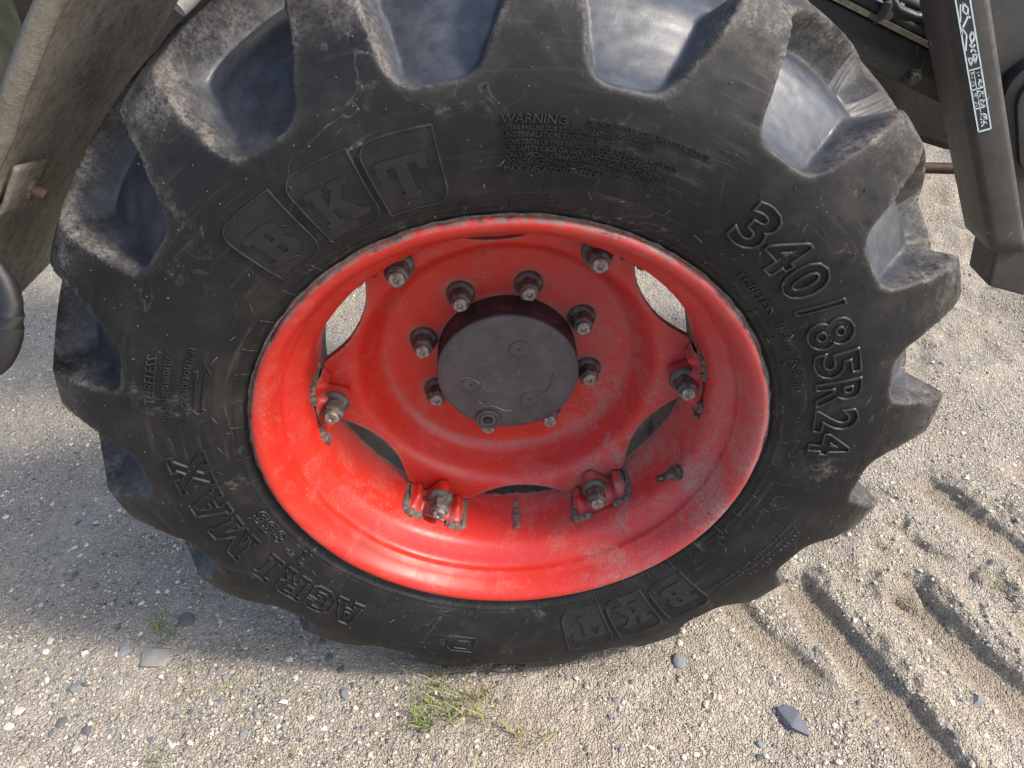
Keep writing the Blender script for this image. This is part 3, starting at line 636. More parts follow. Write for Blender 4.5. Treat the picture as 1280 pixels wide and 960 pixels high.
# hub cap
bm = bmesh.new()
lathe_y(bm, [(.1045, .212), (.1045, .168), (.1030, .1645), (.1030, .1600), (.1042, .1580), (.1035, .1535), (.1005, .1512), (.094, .1500), (.050, .1492), (0, .1490)], 96)
hub = bm_obj('hub_cap', bm, HUBM, wheel, smooth=True, angle=35); hub['label'] = 'round black hub cap'
for (x, z, r) in ((.016, .048, .0155), (-.054, -.015, .0145), (.032, -.045, .014)):
    bm = bmesh.new(); lathe_y(bm, [(r, .1505), (r, .1484), (r * .93, .1478), (r * .88, .1486), (r * .2, .1489), (r * .12, .1489), (r * .12, .1500), (0, .1500)], 28, (x, 0, z)); bm_obj('cover_boss', bm, HUBM, hub, smooth=True)
    bm = bmesh.new(); lathe_y(bm, [(.0019, .1500), (.0019, .1482), (0, .1481)], 10, (x, 0, z)); bm_obj('boss_hole', bm, BLACKR, hub)
bm = bmesh.new(); lathe_y(bm, [(.0185, .1520), (.0185, .1455), (.0170, .1440), (.0150, .1440), (.0143, .1458), (.0128, .1458), (.0122, .1440), (.0075, .1440), (.0065, .1470), (0, .1475)], 32, (-.031, 0, -.081))
plug = bm_obj('drain_plug', bm, HUBM, hub, smooth=True)
bm = bmesh.new(); lathe_y(bm, [(.0062, .1470), (.0058, .1432), (0, .1431)], 6, (-.031, 0, -.081)); bm_obj('plug_socket', bm, BLACKR, plug)
for pts in (((-.066, -.002), (-.058, .0), (-.050, -.004), (-.042, -.012)), ((-.044, -.045), (-.036, -.056), (-.026, -.055), (-.016, -.060), (-.004, -.066), (.008, -.063)), ((.034, -.026), (.044, -.030), (.053, -.032), (.060, -.024), (.064, -.010), (.066, .004))):
    bm = bmesh.new(); tube(bm, [(a, .1490 - .0004, b) for a, b in catmull(pts, 16)], .0009, 6); bm_obj('cast_seam', bm, STUD if pts[0][0] < .03 else HUBM, hub, smooth=True)
# wheel nuts
def nut_set(name, c, tilt=0, stud_len=.010, R=.0160, washer=.0205, H=.019, seed=0):
    """hex nut with flange and stud, pointing to -y from the point c"""
    g2 = random.Random(seed); ph = g2.uniform(0, 1)
    bm = bmesh.new(); lathe_y(bm, [(0, 0), (washer, 0), (washer, -.0045), (washer * .94, -.0065), (R * .9, -.0090)], 32); w = bm_obj('washer', bm, NUT, None, smooth=True)
    bm = bmesh.new(); lathe_y(bm, [(R * .95, -.006), (R, -.009), (R, -.006 - H), (R * .86, -.009 - H), (R * .62, -.0092 - H)], 6, phase=ph)
    n_ = bm_obj(name, bm, NUT, wheel, bevel=.0012); n_.location = c
    w.parent = n_
    s_ = R * .66; y0 = -.0085 - H
    bm = bmesh.new(); lathe_y(bm, [(s_, y0 + .004), (s_, y0 - stud_len), (s_ * .85, y0 - stud_len - .0016), (s_ * .45, y0 - stud_len - .0016), (s_ * .30, y0 - stud_len + .0012), (0, y0 - stud_len + .002)], 24)
    bm_obj('stud_end', bm, STUD, n_, smooth=True)
    return n_
for kx in range(8):
    a = R_(76.0 + 45 * kx); nut_set('wheel_nut', (.1275 * math.cos(a), .2055, .1275 * math.sin(a)), seed=kx, stud_len=.003 + .003 * (kx % 3))
# clamps between disc arms and rim
for kx in range(6):
    ta = ARM0 + 60 * kx; t0 = R_(ta); 
    def pt(dt, r, y): return (r * math.cos(t0 + dt), y, r * math.sin(t0 + dt))
    # bracket: a curved pad on the rim well with a raised, arched ear that takes the bolt
    nA, nY = 41, 15; V = []; Wt = .178
    for i_ in range(nA):
        dt = (i_ / (nA - 1) - .5) * 2 * Wt; x_ = dt / Wt
        ear = .0045 + .0375 * math.exp(-(x_ / .34) ** 4) + .013 * math.exp(-((abs(x_) - .74) / .20) ** 2)
        for j_ in range(nY):
            v = j_ / (nY - 1); y_ = .092 + .0475 * v
            lift = ear * (.12 + .88 * float(sstep(.08, .50, v))) if j_ else .001
            V.append(pt(dt, .2715 - lift, y_ + (.004 if abs(x_) > .9 else 0)))
    base = len(V)
    for i_ in range(nA):
        dt = (i_ / (nA - 1) - .5) * 2 * Wt; V.append(pt(dt, .2715, .1402))
    Fc = [(a_ * nY + b_, (a_ + 1) * nY + b_, (a_ + 1) * nY + b_ + 1, a_ * nY + b_ + 1) for a_ in range(nA - 1) for b_ in range(nY - 1)]
    Fc += [(a_ * nY + nY - 1, (a_ + 1) * nY + nY - 1, base + a_ + 1, base + a_) for a_ in range(nA - 1)]
    me = np_mesh('rim_bracket', np.array(V), np.array(Fc)); gg = np.zeros(len(V)); 
    for i_ in range(nA):
        x_ = abs(i_ / (nA - 1) - .5) * 2
        for j_ in range(nY): gg[i_ * nY + j_] = .9 if (x_ > .93 or j_ < 1) else .45 * math.exp(-((x_ - .45) / .16) ** 2)
    attr(me, 'grime_tone', gg); br = link('rim_bracket', me, RED, rim)
    for sgn in (-1, 1):                                                # weld beads around the pad
        bm = bmesh.new(); g3 = random.Random(kx * 3 + sgn)
        pts = [pt(sgn * (Wt + .004 + g3.uniform(-.004, .004)), .2738, y_) for y_ in np.linspace(.142, .090, 12)] + [pt(sgn * dd, .2745, .0895 + g3.uniform(-.0015, .0015)) for dd in np.linspace(Wt, .075, 10)]
        tube(bm, pts, [g3.uniform(.0050, .0085) for _ in pts], 8); bm_obj('weld_bead', bm, WELD, rim, smooth=True)
    nut_set('clamp_nut', pt(0, .2490, .1180), seed=20 + kx, R=.0160, washer=.0205, H=.022, stud_len=.006)
# weld seam, paint scars and valve
bm = bmesh.new(); g3 = random.Random(9); ts = R_(-87.5)
pts = [(.2745 * math.cos(ts + g3.uniform(-.004, .004)), y_, .2745 * math.sin(ts)) for y_ in np.linspace(.092, .150, 14)]
tube(bm, pts, [g3.uniform(.0048, .0078) for _ in pts], 8); bm_obj('weld_bead', bm, WELD, rim, smooth=True)
va = R_(-26.5); vd = Vector((-math.cos(va) * .75, -.45, -math.sin(va) * .45)).normalized(); vp = Vector((.2755 * math.cos(va), .066, .2755 * math.sin(va)))
def along(bm, o, dvec, prof, n=16):
    q = Vector((0, -1, 0)).rotation_difference(dvec); b2 = bmesh.new(); lathe_y(b2, [(r, -l) for r, l in prof], n)
    for v in b2.verts: v.co = q @ v.co + o
    me = bpy.data.meshes.new('x'); b2.to_mesh(me); b2.free(); bm.from_mesh(me); bpy.data.meshes.remove(me)
bm = bmesh.new(); along(bm, vp, vd, [(.0125, -.004), (.0125, .004), (.009, .007), (.0085, .013), (.0065, .0135), (.0065, .022), (.0045, .0225), (.0045, .030)]); vs_ = bm_obj('valve_stem', bm, NUT, wheel, smooth=True)
bm = bmesh.new(); along(bm, vp + vd * .028, vd, [(.0058, 0), (.0058, .010), (.004, .013), (0, .0135)]); bm_obj('valve_cap', bm, BLACKR, vs_, smooth=True)

# ------------------------------------------------------------------ mudguard behind the tyre
mg = empty('mudguard', (-.66, .15, HUB)); tag(mg, 'dust caked plastic mudguard curving behind the tyre', 'mudguard')
off = Vector((.66, -.15, 0))
A_ = np.array([100, 118, 127, 133, 140, 150, 160, 168, 176, 180.]); RN = np.array([.690, .676, .668, .655, .645, .650, .675, .700, .735, .755]); RF = np.array([.665, .640, .625, .616, .614, .625, .655, .690, .730, .752])
na, ny = 120, 40; aa = np.linspace(100, 173, na); V = np.zeros((na, ny + 6, 3)); GM = np.zeros((na, ny + 6))
for i_, a in enumerate(aa):
    rn_, rf = np.interp(a, A_, RN), np.interp(a, A_, RF)
    for j_ in range(ny):
        v = j_ / (ny - 1); r = rn_ + (rf - rn_) * v + .004 * math.sin(v * math.pi); V[i_, 6 + j_] = (r * math.cos(R_(a)), .035 + .315 * v, r * math.sin(R_(a)))
    for j_, (dr, dy) in enumerate(((.014, -.014), (.006, -.019), (-.003, -.017), (-.008, -.012), (-.008, -.005), (-.003, -.001))):
        V[i_, j_] = ((rn_ + dr) * math.cos(R_(a)), .035 + dy, (rn_ + dr) * math.sin(R_(a))); GM[i_, j_] = .9
V = V.reshape(-1, 3) + np.array(off); i_ = np.arange(na * (ny + 6)).reshape(na, -1)
me = np_mesh('guard_sheet', V, np.stack([i_[:-1, :-1], i_[:-1, 1:], i_[1:, 1:], i_[1:, :-1]], -1).reshape(-1, 4)); attr(me, 'grime_tone', GM.ravel())
gs = link('guard_sheet', me, MUD, mg); md = gs.modifiers.new('t', 'SOLIDIFY'); md.thickness = .005; md.offset = 1
def guard_pt(a, y, lift=0):
    v = (y - .035) / .315; r = np.interp(a, A_, RN) * (1 - v) + np.interp(a, A_, RF) * v - lift; return Vector((r * math.cos(R_(a)), y, r * math.sin(R_(a)))) + off
bp = guard_pt(150.5, .125); nv = Vector((-math.cos(R_(150.5)), -.12, -math.sin(R_(150.5)))).normalized()
bm = bmesh.new(); along(bm, bp, nv, [(.0, -.001), (.022, -.001), (.022, .003), (.014, .004)], 24); wz = bm_obj('guard_washer', bm, RUSTB, mg, smooth=True)
bm = bmesh.new(); along(bm, bp, nv, [(.0145, .001), (.0145, .012), (.012, .014), (.0075, .014)], 6); bm_obj('guard_nut', bm, RUSTB, mg)
bm = bmesh.new(); along(bm, bp, nv, [(.0068, .008), (.0068, .024), (.0055, .026), (0, .026)], 12); bm_obj('guard_bolt', bm, RUSTB, mg, smooth=True)
bm = bmesh.new(); rows = []                                            # bracket plate clamped under the bolt
for a in np.linspace(147, 153.5, 10): rows.append([bm.verts.new(guard_pt(a + (y - .125) * 30, y, .004)) for y in np.linspace(.070, .150, 8)])
for a, b in zip(rows, rows[1:]):
    for q in range(7): bm.faces.new((a[q], a[q + 1], b[q + 1], b[q]))
bo = bm_obj('guard_bracket', bm, MUD, mg, smooth=True); bo.modifiers.new('t', 'SOLIDIFY').thickness = .004
# hose loop at the guard's lower edge
bm = bmesh.new(); c0 = Vector((-.638, .0, HUB + .235))
tube(bm, [c0 + Vector((.088 * math.cos(a), .02 * math.sin(a * 2), .085 * math.sin(a))) for a in np.linspace(0, 2 * math.pi, 48)[:-1]], .0125, 14, True)
tag(bm_obj('hose_loop', bm, BLACKR, None, smooth=True), 'looped black rubber hose hanging below the dusty mudguard', 'hose')
# tank beyond the mudguard
bm = bmesh.new(); prism(bm, [(-1.55, .55, HUB + .24), (-.86, .55, HUB + .24), (-.84, .55, HUB + .30), (-.84, .55, HUB + .75), (-1.55, .55, HUB + .75)], (0, .5, 0))
tank = bm_obj('tractor_step_panel', bm, OLIVE, None, bevel=.03, smooth=True); tag(tank, 'dull green panel of the tractor beyond the mudguard', 'panel')

# ------------------------------------------------------------------ axle and steering parts behind the wheel
ax = empty('front_axle', (0, .45, HUB)); tag(ax, 'dark rusty front axle with steering rods behind the tyre', 'axle')
def P3(x, y, z): return (x, y - .45, z)
bm = bmesh.new(); lathe_y(bm, [(.095, -.235), (.105, -.20), (.12, -.10), (.10, -.02), (.085, .05), (.085, .34)], 32); bm_obj('axle_housing', bm, RUST, ax, smooth=True)
bm = bmesh.new(); prism(bm, [P3(-.34, .52, .34), P3(-.24, .52, .62), P3(.16, .52, .62), P3(.16, .52, .30)], (0, .25, 0)); bm_obj('axle_bracket', bm, DARK, ax, bevel=.008)
for nm, a, b, r, mt in (('steering_rod', (-.46, .47, .425), (-.36, .56, .50), .016, GREY), ('steering_rod', (-.47, .50, .385), (-.43, .60, .32), .009, DARK), ('track_rod', (-.50, .62, .42), (-.30, .62, .50), .03, DARK), ('brake_pipe', (-.44, .55, .46), (-.40, .50, .30), .007, GREY)):
    bm = bmesh.new(); tube(bm, [P3(*a), tuple((Vector(P3(*a)) + Vector(P3(*b))) / 2 + Vector((0, .005, .004))), P3(*b)], r, 14); bm_obj(nm, bm, mt, ax, smooth=True)
bm = bmesh.new(); prism(bm, [P3(-.88, .75, .10), P3(-.88, .75, .75), P3(.10, .75, .75), P3(.10, .75, .52), P3(-.30, .75, .45), P3(-.36, .75, .30)], (0, .20, 0)); bm_obj('frame_rail', bm, DARK, ax, bevel=.01)

# ------------------------------------------------------------------ loader frame on the right
lf = empty('loader_frame', (.75, .5, HUB)); tag(lf, 'dark grey loader arm and beam with a pictogram strip and hydraulic hoses', 'loader')
LO = Vector((-.75, -.5, 0))
def Lp(x, y, z): return tuple(Vector((x, y, z)) + LO)
def grid_prism(name, A, B, w_vec, d_vec, nlen, mat, parent, r=.012, grime_tone=None):
    """box section tube from A to B: width vector and depth vector, rounded corners"""
    A, B, w, dv = (Vector(v) for v in (A, B, w_vec, d_vec)); ring = []
    for cx, cy, a0 in ((1, 1, 0), (0, 1, 90), (0, 0, 180), (1, 0, 270)):
        for a in np.linspace(a0, a0 + 90, 5):
            ux = (cx * w.length + (-r if cx else r) + r * math.cos(R_(a))) / w.length; uy = (cy * dv.length + (-r if cy else r) + r * math.sin(R_(a))) / dv.length; ring.append((ux, uy))
    V, Gm = [], []; n = len(ring)
    for i in range(nlen + 1):
        p = A.lerp(B, i / nlen)
        for ux, uy in ring: V.append(p + w * ux + dv * uy); Gm.append(grime_tone(ux, uy, i / nlen) if grime_tone else 0)
    V.append(A + w * .5 + dv * .5); V.append(B + w * .5 + dv * .5); Gm += [0, 0]
    F_ = [(i * n + q, i * n + (q + 1) % n, (i + 1) * n + (q + 1) % n, (i + 1) * n + q) for i in range(nlen) for q in range(n)]
    me = bpy.data.meshes.new(name); F_ += [tuple(range(n - 1, -1, -1)), tuple(nlen * n + q for q in range(n))]
    me.from_pydata([tuple(v) for v in V[:-2]], [], F_); me.update(); at = me.attributes.new('grime_tone', 'FLOAT', 'POINT'); at.data.foreach_set('value', np.array(Gm[:-2], np.float32))
    bm = bmesh.new(); bm.from_mesh(me); bmesh.ops.recalc_face_normals(bm, faces=bm.faces)
    for f in bm.faces: f.smooth = len(f.verts) == 4
    bm.to_mesh(me); bm.free(); return link(name, me, mat, parent)
up = (-.223 * 1.6, 0, .396 * 1.6)                                        # direction of the arm, upwards
A0 = Vector((.829, .40, .047)); B0 = A0 + Vector(up)
arm = grid_prism('loader_arm', Lp(*A0), Lp(*B0), (.066, 0, .0), (0, .105, 0), 24, ARM, lf, .014, lambda ux, uy, t: (1.0 if (ux < .12 or ux > .85) else .45) if uy < .2 else .1)
bm = bmesh.new(); prism(bm, [Lp(.885, .445, -.005), Lp(1.30, .445, -.005), Lp(1.30, .445, .70), Lp(.50, .445, .70)], (0, .03, 0)); pl = bm_obj('side_plate', bm, ARM, lf, bevel=.004)
bm = bmesh.new(); prism(bm, [Lp(.845, .415, .055), Lp(.862, .415, -.030), Lp(.935, .415, -.052), Lp(.965, .415, .03)], (0, .075, 0)); bm_obj('arm_foot', bm, ARM, lf, bevel=.005)
# oblong bumper pad
def oblong(c, w, h, ang, n=10):
    pts = []
    for sx, sy, a0 in ((1, 1, 0), (-1, 1, 90), (-1, -1, 180), (1, -1, 270)):
        for a in np.linspace(a0, a0 + 90, n): pts.append((sx * (w - min(w, h) * .85) + min(w, h) * .85 * math.cos(R_(a)), sy * (h - min(w, h) * .85) + min(w, h) * .85 * math.sin(R_(a))))
    ca, sa = math.cos(ang), math.sin(ang); return [(c[0] + x * ca - z * sa, c[1] + x * sa + z * ca) for x, z in pts]
bm = bmesh.new(); prism(bm, [Lp(x, .418, z) for x, z in oblong((.835, .270), .062, .100, R_(25))], (0, .028, 0)); pad = bm_obj('bumper_pad', bm, BLACKR, lf, bevel=.006, smooth=True)
bm = bmesh.new(); prism(bm, [Lp(x, .410, z) for x, z in oblong((.838, .268), .047, .084, R_(25))], (0, .010, 0)); bm_obj('pad_face', bm, ARM, pad, bevel=.003, smooth=True)
# pictogram strip: dark film, pale frame, cells and small drawings
ud = Vector(up).normalized(); wd = Vector((1, 0, 0)); d0 = Vector((.742, .3985, .262)) + Vector((.002, 0, -.004))
def strip_pt(s_, w_): p = d0 + ud * s_ + wd * (w_ - .022); return Lp(p.x, .3985, p.z)
SL, SW = .215, .0215
def flat(name, poly, mat, parent, y):
    bm = bmesh.new(); prism(bm, [(p[0], p[1] - y, p[2]) for p in poly], (0, .0006, 0)); return bm_obj(name, bm, mat, parent)
decal = flat('pictogram_strip', [strip_pt(0, 0), strip_pt(.006, SW), strip_pt(SL, SW), strip_pt(SL, 0)], DECAL_D, lf, .0004)
def stroke(pts, w=.0007):
    w *= 1.25
    bm = bmesh.new()
    for (s0, w0), (s1, w1) in zip(pts, pts[1:]):
        L_ = math.hypot(s1 - s0, w1 - w0) or 1; nx, ny_ = -(w1 - w0) / L_ * w, (s1 - s0) / L_ * w
        q = [strip_pt(s0 + nx, w0 + ny_), strip_pt(s1 + nx, w1 + ny_), strip_pt(s1 - nx, w1 - ny_), strip_pt(s0 - nx, w0 - ny_)]
        prism(bm, [(p[0], p[1] - .0008, p[2]) for p in q], (0, .0003, 0))
    return bm_obj('pictogram_line', bm, DECAL_W, decal)
W = SW
stroke([(.0006, .0006), (.0066, W - .0006), (SL, W - .0006), (SL, .0006), (.0006, .0006)], .0009)
for s_ in (.040, .072, .104): stroke([(s_, .0006), (s_ + .006, W - .0006)], .0007)
stroke([(.036, W * .42), (.108, W * .42)], .0004)
for s_ in (.010, .016, .022):                                           # bird-like and arrow-like drawings at the strip's foot
    stroke([(s_, W * .3), (s_ + .006, W * .55), (s_ + .012, W * .35), (s_ + .006, W * .75)], .0007)
bm = bmesh.new(); prism(bm, [(p[0], p[1] - .0008, p[2]) for p in (strip_pt(.022, W * .45), strip_pt(.022, W * .8), strip_pt(.031, W * .85), strip_pt(.034, W * .6), strip_pt(.028, W * .4))], (0, .0003, 0)); bm_obj('pictogram_line', bm, DECAL_W, decal)
g4 = random.Random(5)
for s0 in (.045, .060, .078, .092):
    for q in range(3): stroke([(s0 + g4.uniform(0, .01), W * g4.uniform(.08, .36)) for _ in range(4)], .0006); stroke([(s0 + g4.uniform(0, .012), W * g4.uniform(.48, .9)) for _ in range(4)], .0006)
stroke([(.112, W * .3), (.124, W * .5), (.124, W * .2), (.112, W * .3)], .0008); stroke([(.116, W * .60), (.130, W * .85), (.130, W * .55), (.116, W * .60)], .0010)
stroke([(.134, W * .45), (.146, W * .80)], .0010); stroke([(.134, W * .80), (.146, W * .45)], .0010)
stroke([(.146, W * .62), (.158, W * .55), (.166, W * .78), (.158, W * .88), (.150, W * .7)], .0010)
stroke([(.136, W * .12), (.160, W * .36), (.172, W * .14), (.160, W * .06)], .0009); stroke([(.172, W * .2), (.186, W * .6), (.200, W * .75), (.208, W * .5), (.196, W * .4), (.186, W * .8)], .0010); stroke([(.180, W * .1), (.206, W * .3)], .0008)
# beam with its hydraulic lines
bm = bmesh.new(); prism(bm, [Lp(.26, .60, .405), Lp(.26, .60, .510), Lp(.525, .60, .398), Lp(.86, .60, .262), Lp(.86, .60, .190), Lp(.62, .60, .292)], (0, .12, 0)); bm_obj('cross_beam', bm, ARM, lf, bevel=.004)
bm = bmesh.new(); prism(bm, [Lp(.26, .592, .511), Lp(.26, .592, .520), Lp(.86, .592, .272), Lp(.86, .592, .263)], (0, .14, 0)); bm_obj('beam_flange', bm, STRIP, lf)
def on_beam(t, up_, y): return Lp(.26 + .60 * t, y, .520 - .248 * t + up_)
for y_, up_, r in ((.615, .012, .010), (.640, .013, .011), (.668, .014, .012), (.650, .036, .011), (.700, .020, .016)):
    bm = bmesh.new(); tube(bm, [on_beam(t, up_ + .003 * math.sin(t * 9 + y_ * 40), y_ + .004 * math.sin(t * 7)) for t in np.linspace(0, 1, 20)], r, 12); bm_obj('hydraulic_hose', bm, HOSE, lf, smooth=True)
for t, y_ in ((.62, .615), (.66, .640), (.72, .625), (.70, .668)):
    bm = bmesh.new(); a, b = Vector(on_beam(t, .014, y_)), Vector(on_beam(t + .05, .014, y_)); tube(bm, [a, a.lerp(b, .3), a.lerp(b, .31), b], [.018, .018, .014, .014], 6); bm_obj('hose_fitting', bm, GREY if t != .66 else HOSE, lf, bevel=.001)
bm = bmesh.new(); cc = Vector(on_beam(.60, .020, .64)); tube(bm, [cc + Vector((.006 * math.sin(a), .050 * math.cos(a), .034 * math.sin(a))) for a in np.linspace(0, 2 * math.pi, 28)[:-1]], .008, 10, True); bm_obj('hose_clamp', bm, HOSE, lf, smooth=True)
for t, dz in ((.34, -.045), (.50, -.050), (.74, -.050), (.90, -.055)):
    bm = bmesh.new(); q = Vector(on_beam(t, dz - .012, .600)); lathe_y(bm, [(.016, 0), (.016, -.003), (.011, -.003), (.011, -.010), (.008, -.011), (0, -.011)], 6 if t > .4 else 18, tuple(q)); bm_obj('beam_bolt', bm, NUT, lf)
bm = bmesh.new(); prism(bm, [on_beam(.74, .006, .606), on_beam(.86, .006, .606), on_beam(.86, .052, .606), on_beam(.76, .060, .606)], (0, .06, 0)); bm_obj('valve_block', bm, DARK, lf, bevel=.004)
bm = bmesh.new(); tube(bm, [on_beam(t, u_, y_) for t, u_, y_ in ((.40, .03, .60), (.48, .05, .595), (.56, .045, .60), (.64, .02, .605), (.70, .022, .61), (.78, .04, .60))], .009, 10); bm_obj('hydraulic_hose', bm, BLACKR, lf, smooth=True)
# frame below the beam
sb = empty('axle_support', (.75, .76, HUB)); tag(sb, 'rusty dark axle support in shadow under the loader beam', 'support')
bm = bmesh.new(); prism(bm, [(-.25, 0, .06), (-.20, 0, .30), (.50, 0, .30), (.50, 0, .02), (.16, 0, .075), (.06, 0, .105), (-.05, 0, .05)], (0, .16, 0)); bm_obj('support_casting', bm, DARK, sb, bevel=.015)
bm = bmesh.new(); prism(bm, [(-.135, -.06, .09), (-.123, -.06, .09), (-.035, -.06, .36), (-.047, -.06, .36)], (0, .03, 0)); bm_obj('support_strap', bm, GREY, sb, bevel=.002)
bm = bmesh.new(); tube(bm, [(a - .75, b - .76, c) for a, b, c in catmull([(.70, .72, .16), (.755, .70, .105), (.80, .70, .075), (.87, .70, .066), (1.2, .70, .060)], 30)], .011, 12); bm_obj('breather_pipe', bm, RUST, sb, smooth=True)

# ------------------------------------------------------------------ stones, gravel, grass
ICO = bmesh.new(); bmesh.ops.create_icosphere(ICO, subdivisions=3, radius=1); ICO.verts.ensure_lookup_table()
IV = np.array([v.co[:] for v in ICO.verts]); IF = np.array([[v.index for v in f.verts] for f in ICO.faces]); ICO.free()
I1 = bmesh.new(); bmesh.ops.create_icosphere(I1, subdivisions=1, radius=1); I1.verts.ensure_lookup_table()
JV = np.array([v.co[:] for v in I1.verts]); JF = np.array([[v.index for v in f.verts] for f in I1.faces]); I1.free()
def rock_mesh(seed, sc=(1, .8, .55), cuts=7, flat=False):
    q = np.random.default_rng(seed); V = IV.copy()
    for _ in range(cuts):
        n = q.normal(size=3); n /= np.linalg.norm(n); dd = q.uniform(.42, .7) if flat else q.uniform(.55, .9); k = V @ n - dd; V = V - np.maximum(k, 0)[:, None] * n
    am = .25 if flat else 1
    V *= (1 + am * .10 * vnoise(V[:, 0] + V[:, 2], V[:, 1] - V[:, 2], 2.2, seed) + am * .04 * vnoise(V[:, 0] + V[:, 2], V[:, 1] - V[:, 2], 7, seed + 1))[:, None]; return np_mesh('stone', V * np.array(sc), IF, not flat)
PAL = {'D': (.055, .062, .072), 'G': (.19, .205, .215), 'W': (.58, .54, .48), 'S': (.31, .285, .245), 'B': (.085, .115, .165)}
LAB = {'D': ('dark slate pebble lying in the sandy gravel', 'dark pebbles on the gravel'), 'G': ('blue-grey pebble lying in the sandy gravel', 'blue-grey pebbles on the gravel'), 'W': ('off-white pebble lying in the sandy gravel', 'off-white pebbles on the gravel')}
ST = [(-.611, .133, .0221, 'D'), (-.637, .053, .0451, 'S'), (-.702, .069, .0222, 'G'), (-.849, .098, .0152, 'W'), (-.899, .174, .0083, 'W'), (-.917, .166, .0084, 'W'), (-.844, -.04, .0155, 'W'), (-.847, -.067, .0137, 'W'), (-.72, -.105, .0163, 'W'), (-.715, -.077, .0107, 'D'), (-.764, -.06, .0126, 'D'), (-.747, .007, .0119, 'D'), (-.763, .001, .0153, 'G'), (-.506, .012, .0136, 'G'), (-.398, .042, .0095, 'W'), (-.304, .022, .0109, 'D'), (-.29, -.027, .0137, 'G'), (-.345, .078, .0135, 'D'), (-.502, -.033, .0095, 'G'), (-.432, -.062, .0108, 'G'), (.47, -.104, .0341, 'B'), (.303, .018, .0172, 'G'), (.802, -.072, .0205, 'G'), (.78, -.134, .0167, 'W'), (.507, -.155, .0069, 'W'), (.405, -.137, .0091, 'G'), (.728, -.134, .014, 'D')]
rocks = [rock_mesh(40 + k, (1, (.62, .75, .88)[k % 3], .5), 11, flat=k % 2 == 0) for k in range(10)]; slab = rock_mesh(63, (1, .66, .20), 12, flat=True); chunk = rock_mesh(77, (.74, 1.0, .50), 10, flat=True)
for me in rocks + [slab, chunk]: me.materials.append(STONE)
g5 = random.Random(12)
def put_stone(x, y, r, k, me=None):
    me = me or g5.choice(rocks); r *= .80 if k == 'W' else 1; o = link('stone' if k in 'SB' else 'pebble', me); o.scale = (r, r, r * g5.uniform(.75, 1.05))
    o.rotation_euler = (g5.uniform(-.2, .2), g5.uniform(-.2, .2), g5.uniform(0, 6.28)); o.location = (x, y, gz(x, y) + r * .05)
    c = PAL[k]; f = g5.uniform(.8, 1.2); o.color = (c[0] * f, c[1] * f, c[2] * f, 1)
    if k == 'S': o.rotation_euler = (.05, .03, .2); tag(o, 'flat pale grey stone slab sunk in the gravel', 'stone')
    elif k == 'B': o.rotation_euler = (.22, -.15, .75); o.location.z += .004; tag(o, 'angular slate-blue rock chunk beside the tyre tracks', 'stone')
    else:
        wh = ('beside the pressed tyre bars', 'beside the tyre bars') if x > .40 else ('in the shadow of the tyre', 'in the tyre shadow') if x < -.25 and y > .13 else ('on the open sunlit gravel', 'on the open gravel')
        tag(o, LAB[k][0].split(' lying')[0] + ' lying ' + wh[0], 'pebble', LAB[k][1].split(' on the')[0] + ' ' + wh[1])
    return o
first = put_stone(*ST[0]); first['label'] = 'large dark slate pebble beside a small grass sprig'; del first['group']
OWN = {2: 'oval blue-grey pebble touching the flat pale slab', 3: 'bright off-white pebble alone at the edge of the tyre shadow', 8: 'round cream-white pebble next to two dark slate chips', 17: 'dark pebble tucked under the shaded side of the tyre',
       21: 'mid-grey pebble lying just in front of the tyre below the raised badge', 22: 'smooth pale grey pebble beside a pressed tyre bar', 23: 'pinkish white angular pebble at the end of a tyre bar', 26: 'dark pebble right next to the pinkish white one'}
for i_, s_ in enumerate(ST[1:], 1):
    o = put_stone(*s_, me=slab if s_[3] == 'S' else chunk if s_[3] == 'B' else None)
    if i_ in OWN: o['label'] = OWN[i_]; del o['group']
def ok_spot(x, y, mrg=.0): return not (abs(x) < .30 and .0 - mrg < y < .34) 
cnt = 0
while cnt < 230:
    x, y = g5.uniform(-1.1, 1.1), g5.uniform(-.20, .75)
    if g5.random() < (y + .2) * .8 or not ok_spot(x, y, .03): continue
    if x > .35 and g5.random() < .55: continue
    put_stone(x, y, g5.choice((.0038, .0045, .0050, .0058, .0065, .0085)), g5.choice('DDDGGGW')); cnt += 1
# loose grit: far too many grains to count
N = 42000
px = rng.uniform(-1.35, 1.6, N * 2); py = -.24 + 1.7 * rng.random(N * 2) ** 1.7
keep = ~((np.abs(px) < .30) & (py > .0) & (py < .33)); px, py = px[keep][:N], py[keep][:N]; N = len(px)
sz = .0010 + .0017 * rng.random(N) ** 2 + .0042 * (rng.random(N) < .08) * rng.random(N)
hz, _tr, _ = ground_h(px, py); keep = (vnoise(px, py, 3.1, 6) + .4 * vnoise(px, py, 13, 1) < .16 + .35 * rng.random(N) ** 2) & (_tr < .4 + .5 * rng.random(N)); px, py, sz, hz = px[keep], py[keep], sz[keep], hz[keep]; N = len(px)
T = rng.normal(size=(N, 3, 3)); T /= np.linalg.norm(T, axis=2, keepdims=True); sc = np.stack([sz * rng.uniform(.8, 1.3, N), sz * rng.uniform(.7, 1.1, N), sz * rng.uniform(.5, .8, N)], 1)
ang = rng.uniform(0, 6.283, N); c_, s_ = np.cos(ang), np.sin(ang)
LV = JV[None] * sc[:, None, :] * (1 + .18 * rng.normal(size=(N, len(JV), 1)))
GV = np.stack([LV[..., 0] * c_[:, None] - LV[..., 1] * s_[:, None] + px[:, None], LV[..., 0] * s_[:, None] + LV[..., 1] * c_[:, None] + py[:, None], LV[..., 2] + (hz + sz * .25)[:, None]], -1)
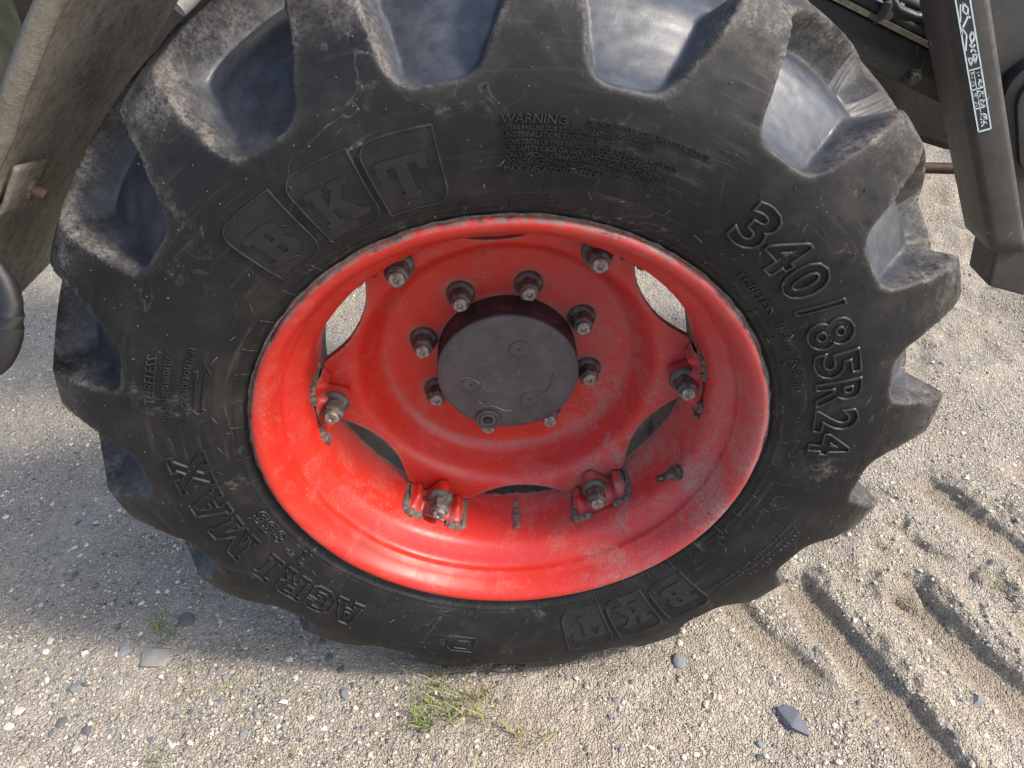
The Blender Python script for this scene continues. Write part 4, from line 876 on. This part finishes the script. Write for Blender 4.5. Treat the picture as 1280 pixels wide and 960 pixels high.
# keep only octahedron-like cheap grains: reuse the 42-vertex sphere's faces
GF = (JF[None] + (np.arange(N) * len(JV))[:, None, None]).reshape(-1, 3)
gmesh = np_mesh('loose_gravel', GV.reshape(-1, 3), GF, False)
tp = np.array([(.58, .515, .42), (.46, .39, .30), (.62, .57, .49), (.36, .31, .25), (.15, .155, .165), (.52, .46, .38), (.24, .235, .23), (.095, .105, .12)]); ci = rng.choice(8, N, p=(.20, .19, .11, .14, .12, .12, .07, .05))
tint = np.repeat(np.c_[tp[ci] * rng.uniform(.85, 1.15, (N, 1)), np.ones(N)], len(JV), 0).astype(np.float32)
ca = gmesh.attributes.new('tint', 'FLOAT_COLOR', 'POINT'); ca.data.foreach_set('color', tint.ravel())
tag(link('loose_gravel', gmesh, GRAVEL), 'loose sandy grit scattered over the yard', 'gravel', kind='stuff')
def tuft(x, y, n, h, spread, dry, label, seed, bend=1.0):
    q = random.Random(seed); V, F_, tn = [], [], []
    for k in range(n):
        a = q.uniform(0, 6.283); L_ = h * q.uniform(.45, 1.1); w = q.uniform(.0008, .0017); lean = q.uniform(.15, 1.0) * bend; bx, by = q.gauss(0, spread), q.gauss(0, spread)
        z0 = gz(x + bx, y + by) - gz(x, y); tone = min(1, max(0, q.gauss(dry, .22))); sx, sy = -math.sin(a) * w, math.cos(a) * w; i0 = len(V)
        for j in range(5):
            t = j / 4; rr_ = L_ * lean * t * t * .9 + L_ * .12 * t; zz = L_ * t * (1 - .32 * lean * t); k_ = (1 - t ** 1.6)
            V.append((bx + math.cos(a) * rr_ + sx * k_, by + math.sin(a) * rr_ + sy * k_, z0 + zz - .002)); V.append((bx + math.cos(a) * rr_ - sx * k_, by + math.sin(a) * rr_ - sy * k_, z0 + zz - .002 + .0006)); tn += [tone, tone]
        for j in range(4): F_.append((i0 + 2 * j, i0 + 2 * j + 1, i0 + 2 * j + 3, i0 + 2 * j + 2))
    me = np_mesh('grass_tuft', np.array(V), np.array(F_)); attr(me, 'tone', tn); o = link('grass_tuft', me, GRASS); o.location = (x, y, gz(x, y)); tag(o, label, 'grass tuft'); return o
tuft(-.125, -.052, 64, .060, .026, .46, 'yellow-green grass tuft growing against the foot of the tyre', 1)
tuft(-.150, -.085, 44, .034, .011, .24, 'short bright green grass tuft beside the taller yellow-green one', 2)
tuft(-.055, -.065, 42, .062, .020, .62, 'thin straw-coloured grass tuft in front of the tyre', 3)
tuft(.008, -.122, 26, .046, .018, .66, 'sparse dry reddish grass tuft beside a broad green blade', 4)
tuft(.078, -.104, 1, .075, .001, .18, 'single broad green grass blade leaning over the gravel', 5, 1.6)
tuft(-.646, .116, 20, .040, .018, .30, 'small green grass sprig next to the large dark pebble', 6, 1.5)
tuft(-.571, .037, 9, .028, .010, .35, 'tiny grass sprig on the edge of the pale stone slab', 7)
tuft(-.510, -.010, 10, .026, .016, .45, 'faint yellowish grass wisps in the gravel right of the slab', 8)
tuft(-.574, -.130, 12, .030, .010, .28, 'little green grass clump in the open gravel', 9)
tuft(.985, .155, 34, .022, .030, .50, 'low mossy yellow grass patch on the broken soil crust', 10, 1.4)
